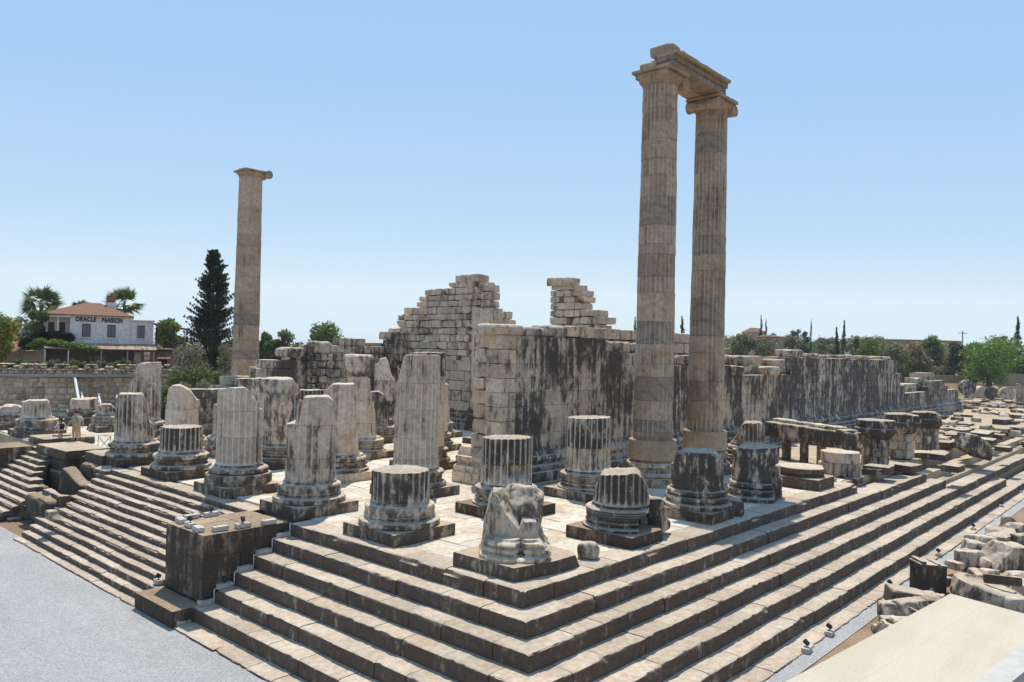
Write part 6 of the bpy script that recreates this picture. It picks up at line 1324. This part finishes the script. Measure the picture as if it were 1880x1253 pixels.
hut(1388, 624, 200, 5, 4, 1.9, 'little pink house with tiled roof on the far hill', 'tiles', 'pinkwash', 1.2)
hut(1700, 634, 240, 22, 8, 1.5, 'long low building on the skyline with small roof fittings', 'concrete', 'concrete', .3)
hut(1418, 640, 175, 5, 4, 2.6, 'small tan hut below the far hill house', 'tiles', 'concrete', .5)
B = place(1735, 700, 158); lb = tag(loose('yard_wall', 'wall', 'reddish brown yard wall left of the round bright tree', (B[0], B[1], 2.6), (4.5, .2, 1.0), 'concrete', UA, seed=150, seg=.5), kind=None)
B = place(1862, 692, 160); loose('yard_wall', 'wall', 'reddish brown yard wall right of the round bright tree', (B[0], B[1], 2.9), (4.0, .2, 1.3), 'concrete', UA, seed=151, seg=.5)
B = place(1800, 712, 152); o = empty('tiled_shed', (B[0], B[1], .9), 'low red tiled shed roof below the round bright tree', 'shed'); o.rotation_euler = (0, 0, UA); mb = MB(); box(mb, (-7, 0, -1), (5, 4, .35)); mb.build('wall', M['pinkwash'], o, (0, 0, 0), 30); mb = MB(); mb.add([(-7.3, -.5, .36), (5.3, -.5, .36), (5.3, 4.5, 1.2), (-7.3, 4.5, 1.2), (-7.3, 4.5, .36), (5.3, 4.5, .36)], [(0, 1, 2, 3), (3, 2, 5, 4), (0, 4, 5, 1)]); mb.build('roof', M['tiles'], o, (0, 0, 0), None)
fl = at(1862, 705, 1.5); o = empty('floodlight', (fl[0], fl[1], 1.5), 'white floodlight on a slanting arm at the far right', 'lamp'); mb = MB(); tube(mb, [(-2.8, 0, -.8), (0, 0, .6)], .12, 8); mb.build('arm', M['rust'], o, (0, 0, 0), 40); mb = MB(); rbox(mb, (.2, 0, .8), (.55, .3, .3), UA, (.1, -.3)); mb.build('lamp_head', M['whitepaint'], o, (0, 0, 0), 30)
ups = place(1767, 640, 210); o = empty('utility_pole', (ups[0], ups[1], terrz(ups[0], ups[1])), 'thin utility pole on the right skyline', 'pole'); mb = MB(); zt_ = place(1767, 608, 210)[2]-terrz(ups[0], ups[1]); tube(mb, [(0, 0, 0), (0, 0, zt_)], .14, 8); mb.build('pole', M['bark'], o, (0, 0, 0), 40); mb = MB(); tube(mb, [(-.9, .9, zt_-.6), (.9, -.9, zt_-.6)], .08, 6); mb.build('crossarm', M['bark'], o, (0, 0, 0), 40)

# ------------------------------------------------------------------ people
M['skin'] = m_plain('skin', (.50, .30, .21), .6, .06); M['hair'] = m_plain('dark_hair', (.03, .022, .018), .6, .2)
M['khaki'] = m_plain('khaki_cotton', (.30, .28, .18), .9, .1); M['camo'] = m_plain('camouflage_cotton', (.33, .28, .20), .9, .35, 14); M['navy'] = m_plain('navy_cloth', (.02, .025, .05), .8, .1)
M['whitecloth'] = m_plain('pale_pink_cotton', (.66, .57, .56), .9, .08); M['blackcloth'] = m_plain('black_cloth', (.02, .02, .022), .8, .1); M['shoe'] = m_plain('dark_shoes', (.06, .05, .05), .6, .2); M['greycloth'] = m_plain('grey_cotton', (.5, .48, .44), .9, .1)
def skin_mesh(name, verts, edges, radii, mat, par, lv=2, root=0):
    me = bpy.data.meshes.new(name); me.from_pydata(verts, edges, []); o = bpy.data.objects.new(name, me); COL.objects.link(o)
    sk = o.modifiers.new('skin', 'SKIN'); sk.use_smooth_shade = True; ss = o.modifiers.new('sub', 'SUBSURF'); ss.levels = lv; ss.render_levels = lv
    for k, r in enumerate(radii): me.skin_vertices[0].data[k].radius = r if isinstance(r, tuple) else (r, r)
    me.skin_vertices[0].data[root].use_root = True
    bpy.context.view_layer.update(); m2 = bpy.data.meshes.new_from_object(o.evaluated_get(bpy.context.evaluated_depsgraph_get())); bpy.data.objects.remove(o)
    m2.materials.clear(); m2.materials.append(mat); m2.name = name; o2 = bpy.data.objects.new(name, m2); COL.objects.link(o2); o2.parent = par; return o2
def person(P, rz, H, label, build=1.0, top='khaki', bottom='camo', longt=.45, sleeves=True, cap='navy', pack=False, arms=((.13, -.05), (.13, -.05)), stride=.06, hairlen=0):
    s = H/1.75; o = empty('person', P, label, 'person', 'visitors standing on the platform'); o.rotation_euler = (0, 0, rz); o.scale = (s, s, s); b = build
    J = {}; V = []; E_ = []; Rr = []
    def add(n, p, r, par=None):
        J[n] = len(V); V.append(p); Rr.append(r)
        if par: E_.append((J[par], J[n]))
    add('pel', (0, 0, .93), (.15*b, .12*b)); add('waist', (0, 0, 1.08), (.14*b, .115*b), 'pel'); add('chest', (0, .01, 1.28), (.16*b, .12*b), 'waist'); add('col', (0, 0, 1.42), (.10, .08), 'chest'); add('neck', (0, .005, 1.50), .052, 'col'); add('skull', (0, .015, 1.60), (.078, .09), 'neck'); add('crown', (0, .0, 1.685), (.075, .088), 'skull')
    for sd_, q in (('l', -1), ('r', 1)):
        st = stride*q; add(sd_+'hip', (.09*q*b, 0, .88), .095*b, 'pel'); add(sd_+'knee', (.10*q*b, .02+st*.6, .49), .062*b**.5, sd_+'hip'); add(sd_+'calf', (.10*q*b, st*.8-.01, .34), .056*b**.5, sd_+'knee'); add(sd_+'ank', (.10*q*b, st-.02, .085), .036, sd_+'calf'); add(sd_+'toe', (.115*q*b, st+.13, .035), .035, sd_+'ank')
        ao, af = arms[0 if q < 0 else 1]; add(sd_+'sh', (.185*q*b**.5, 0, 1.395), .062, 'col'); add(sd_+'el', ((.185+ao)*q*b**.5, af*.3-.02, 1.115), .043*b**.3, sd_+'sh'); w = np.array(((.185+ao*1.35)*q*b**.5, af+.04, .875)); add(sd_+'wr', tuple(w), .027, sd_+'el'); pm = w+np.array((.0, .012, -.07)); add(sd_+'palm', tuple(pm), (.036, .017), sd_+'wr')
    body = skin_mesh('body', V, E_, Rr, M['skin'], o)
    hv, hf_ = [], []
    for q in (-1, 1):
        sd_ = 'l' if q < 0 else 'r'; pm = np.array(V[J[sd_+'palm']])
        for k in range(5):
            base = pm+np.array((.0, (.03-.02*k) if k < 4 else .03, -.03 if k < 4 else .02)); L = [.062, .072, .068, .052, .05][k]; i0 = len(hv)
            dirs = [np.array((-.1*q, .02, -1)), np.array((-.45*q, .05, -.9))] if k < 4 else [np.array((-.2*q, .8, -.7)), np.array((-.3*q, .4, -.9))]
            p1 = base+dirs[0]/np.linalg.norm(dirs[0])*L*.55; p2 = p1+dirs[1]/np.linalg.norm(dirs[1])*L*.45; hv += [tuple(base), tuple(p1), tuple(p2)]; hf_ += [(i0, i0+1), (i0+1, i0+2)]
    mbf = MB()
    for k in range(0, len(hv), 3): tube(mbf, hv[k:k+3], [.0095, .0085, .007], 8)
    fin = mbf.build('fingers', M['skin'], body, (0, 0, 0), 60)
    face = MB(); tube(face, [(0, .105, 1.625), (0, .128, 1.598), (0, .112, 1.588)], [.008, .015, .01], 8)
    for q in (-1, 1): tube(face, [(.082*q, .0, 1.635), (.092*q, -.005, 1.61), (.084*q, 0, 1.585)], [.01, .016, .009], 8)
    tube(face, [(-.025, .105, 1.558), (0, .113, 1.556), (.025, .105, 1.558)], [.004, .007, .004], 6); face.build('face_features', M['skin'], body, (0, 0, 0), 60)
    ey = MB()
    for q in (-1, 1): tube(ey, [(.034*q-.012, .098, 1.625), (.034*q, .104, 1.626), (.034*q+.012, .098, 1.625)], [.004, .008, .004], 8)
    ey.build('eyes', M['blackcloth'], body, (0, 0, 0), 60)
    mb = MB(); pr = [(.088, 1.60), (.097, 1.64), (.093, 1.70), (.07, 1.75), (.03, 1.772), (.004, 1.775)]; th = np.arange(20)*2*math.pi/20; Vh = np.array([[(r*math.cos(a), r*1.12*math.sin(a)-.005, z+(.035 if math.sin(a) > .3 else 0)*(z < 1.66)) for r, z in pr] for a in th]); mb.add(Vh.reshape(-1, 3), grid_faces(20, 6, True)); mb.build('hair', M['hair'], o, (0, 0, 0), 60)
    if hairlen: mb = MB(); tube(mb, [(0, -.09, 1.66), (0, -.12, 1.55), (0, -.12, 1.42)], [.06, .05, .02], 10); mb.build('ponytail', M['hair'], o, (0, 0, 0), 60)
    if cap:
        mb = MB(); pr = [(.10, 1.665), (.103, 1.70), (.09, 1.755), (.05, 1.785), (.004, 1.792)]; Vh = np.array([[(r*math.cos(a), r*1.12*math.sin(a)-.003, z) for r, z in pr] for a in th]); mb.add(Vh.reshape(-1, 3), grid_faces(20, 5, True)); mb.add([(-.08, .08, 1.668), (.08, .08, 1.668), (.055, .19, 1.655), (-.055, .19, 1.655), (-.08, .08, 1.68), (.08, .08, 1.68), (.055, .19, 1.664), (-.055, .19, 1.664)], [(0, 3, 2, 1), (4, 5, 6, 7), (2, 3, 7, 6), (0, 4, 7, 3), (1, 2, 6, 5)]); mb.build('cap', M[cap], o, (0, 0, 0), 60)
    sv = [(0, 0, .90), (0, 0, 1.08), (0, .01, 1.28), (0, 0, 1.42)]; se = [(0, 1), (1, 2), (2, 3)]; sr = [(.168*b, .14*b), (.158*b, .135*b), (.175*b, .138*b), (.112, .092)]
    for q in (-1, 1):
        sd_ = 'l' if q < 0 else 'r'; i0 = len(sv); A = np.array(V[J[sd_+'sh']]); Bq = np.array(V[J[sd_+'el']]); sv.append(tuple(A)); sr.append(.075); se.append((3, i0))
        if sleeves: sv.append(tuple(A+(Bq-A)*.75)); sr.append(.066*b**.3); se.append((i0, i0+1))
    skin_mesh('shirt', sv, se, sr, M[top], o)
    bv = [(0, 0, .98), (0, 0, .90)]; be = [(0, 1)]; br = [(.158*b, .13*b), (.165*b, .14*b)]
    for q in (-1, 1):
        sd_ = 'l' if q < 0 else 'r'; A = np.array(V[J[sd_+'hip']]); K = np.array(V[J[sd_+'knee']]); i0 = len(bv); bv += [tuple(A), tuple(A+(K-A)*(longt if longt < 1 else 1))]; br += [.115*b, .098*b]; be += [(1, i0), (i0, i0+1)]
    skin_mesh('shorts', bv, be, br, M[bottom], o)
    mb = MB()
    for q in (-1, 1): st = stride*q; stone(mb, (.108*q*b, st+.045, .035), (.048, .14, .04), .05, .035, .0, seed=1)
    mb.build('shoes', M['shoe'], o, (0, 0, 0), 60)
    if pack: mb = MB(); stone(mb, (0, -.2, 1.22), (.14, .09, .2), .06, .07, .01, 2, seed=3); tube(mb, [(-.1, -.12, 1.40), (-.1, .1, 1.42), (-.1, .14, 1.25), (-.1, -.1, 1.08)], .018, 6); tube(mb, [(.1, -.12, 1.40), (.1, .1, 1.42), (.1, .14, 1.25), (.1, -.1, 1.08)], .018, 6); mb.build('backpack', M['blackcloth'], o, (0, 0, 0), 50)
    return o
ZV = .30
P = at(138, 810.5, ZV); person((P[0], P[1], ZV), UA+2.6, 1.80, 'large man in khaki T-shirt, patterned shorts and navy cap, seen from behind', 1.35, arms=((.17, .0), (.20, .12)))
P = at(130, 809.5, ZV); P2 = P+np.array((.55, .5, 0)); person((P2[0], P2[1], ZV), UA+2.9, 1.68, 'person in grey top mostly hidden behind the large man', 1.0, top='greycloth', bottom='camo', cap=None)
P = at(110.5, 817, 0.02); person((P[0], P[1], .0), UA+.9, 1.60, 'woman in pale top and black shorts with dark cap and black backpack', .9, top='whitecloth', bottom='blackcloth', longt=.3, cap='blackcloth', pack=True, hairlen=1)

# ------------------------------------------------------------------ summer haze: one box of thin even air round everything
hz = bpy.data.materials.new('haze'); hz.use_nodes = True; hz.node_tree.nodes.clear()
ho = hz.node_tree.nodes.new('ShaderNodeOutputMaterial'); hv_ = hz.node_tree.nodes.new('ShaderNodeVolumePrincipled')
hv_.inputs['Color'].default_value = (.82, .88, .95, 1); hv_.inputs['Density'].default_value = .0002; hv_.inputs['Anisotropy'].default_value = .2
hz.node_tree.links.new(hv_.outputs[0], ho.inputs['Volume'])
mb = MB(); box(mb, (-7000, -7000, -9), (9000, 9000, 26)); o = mb.build('haze', hz, None, None, None); tag(o, kind='stuff')
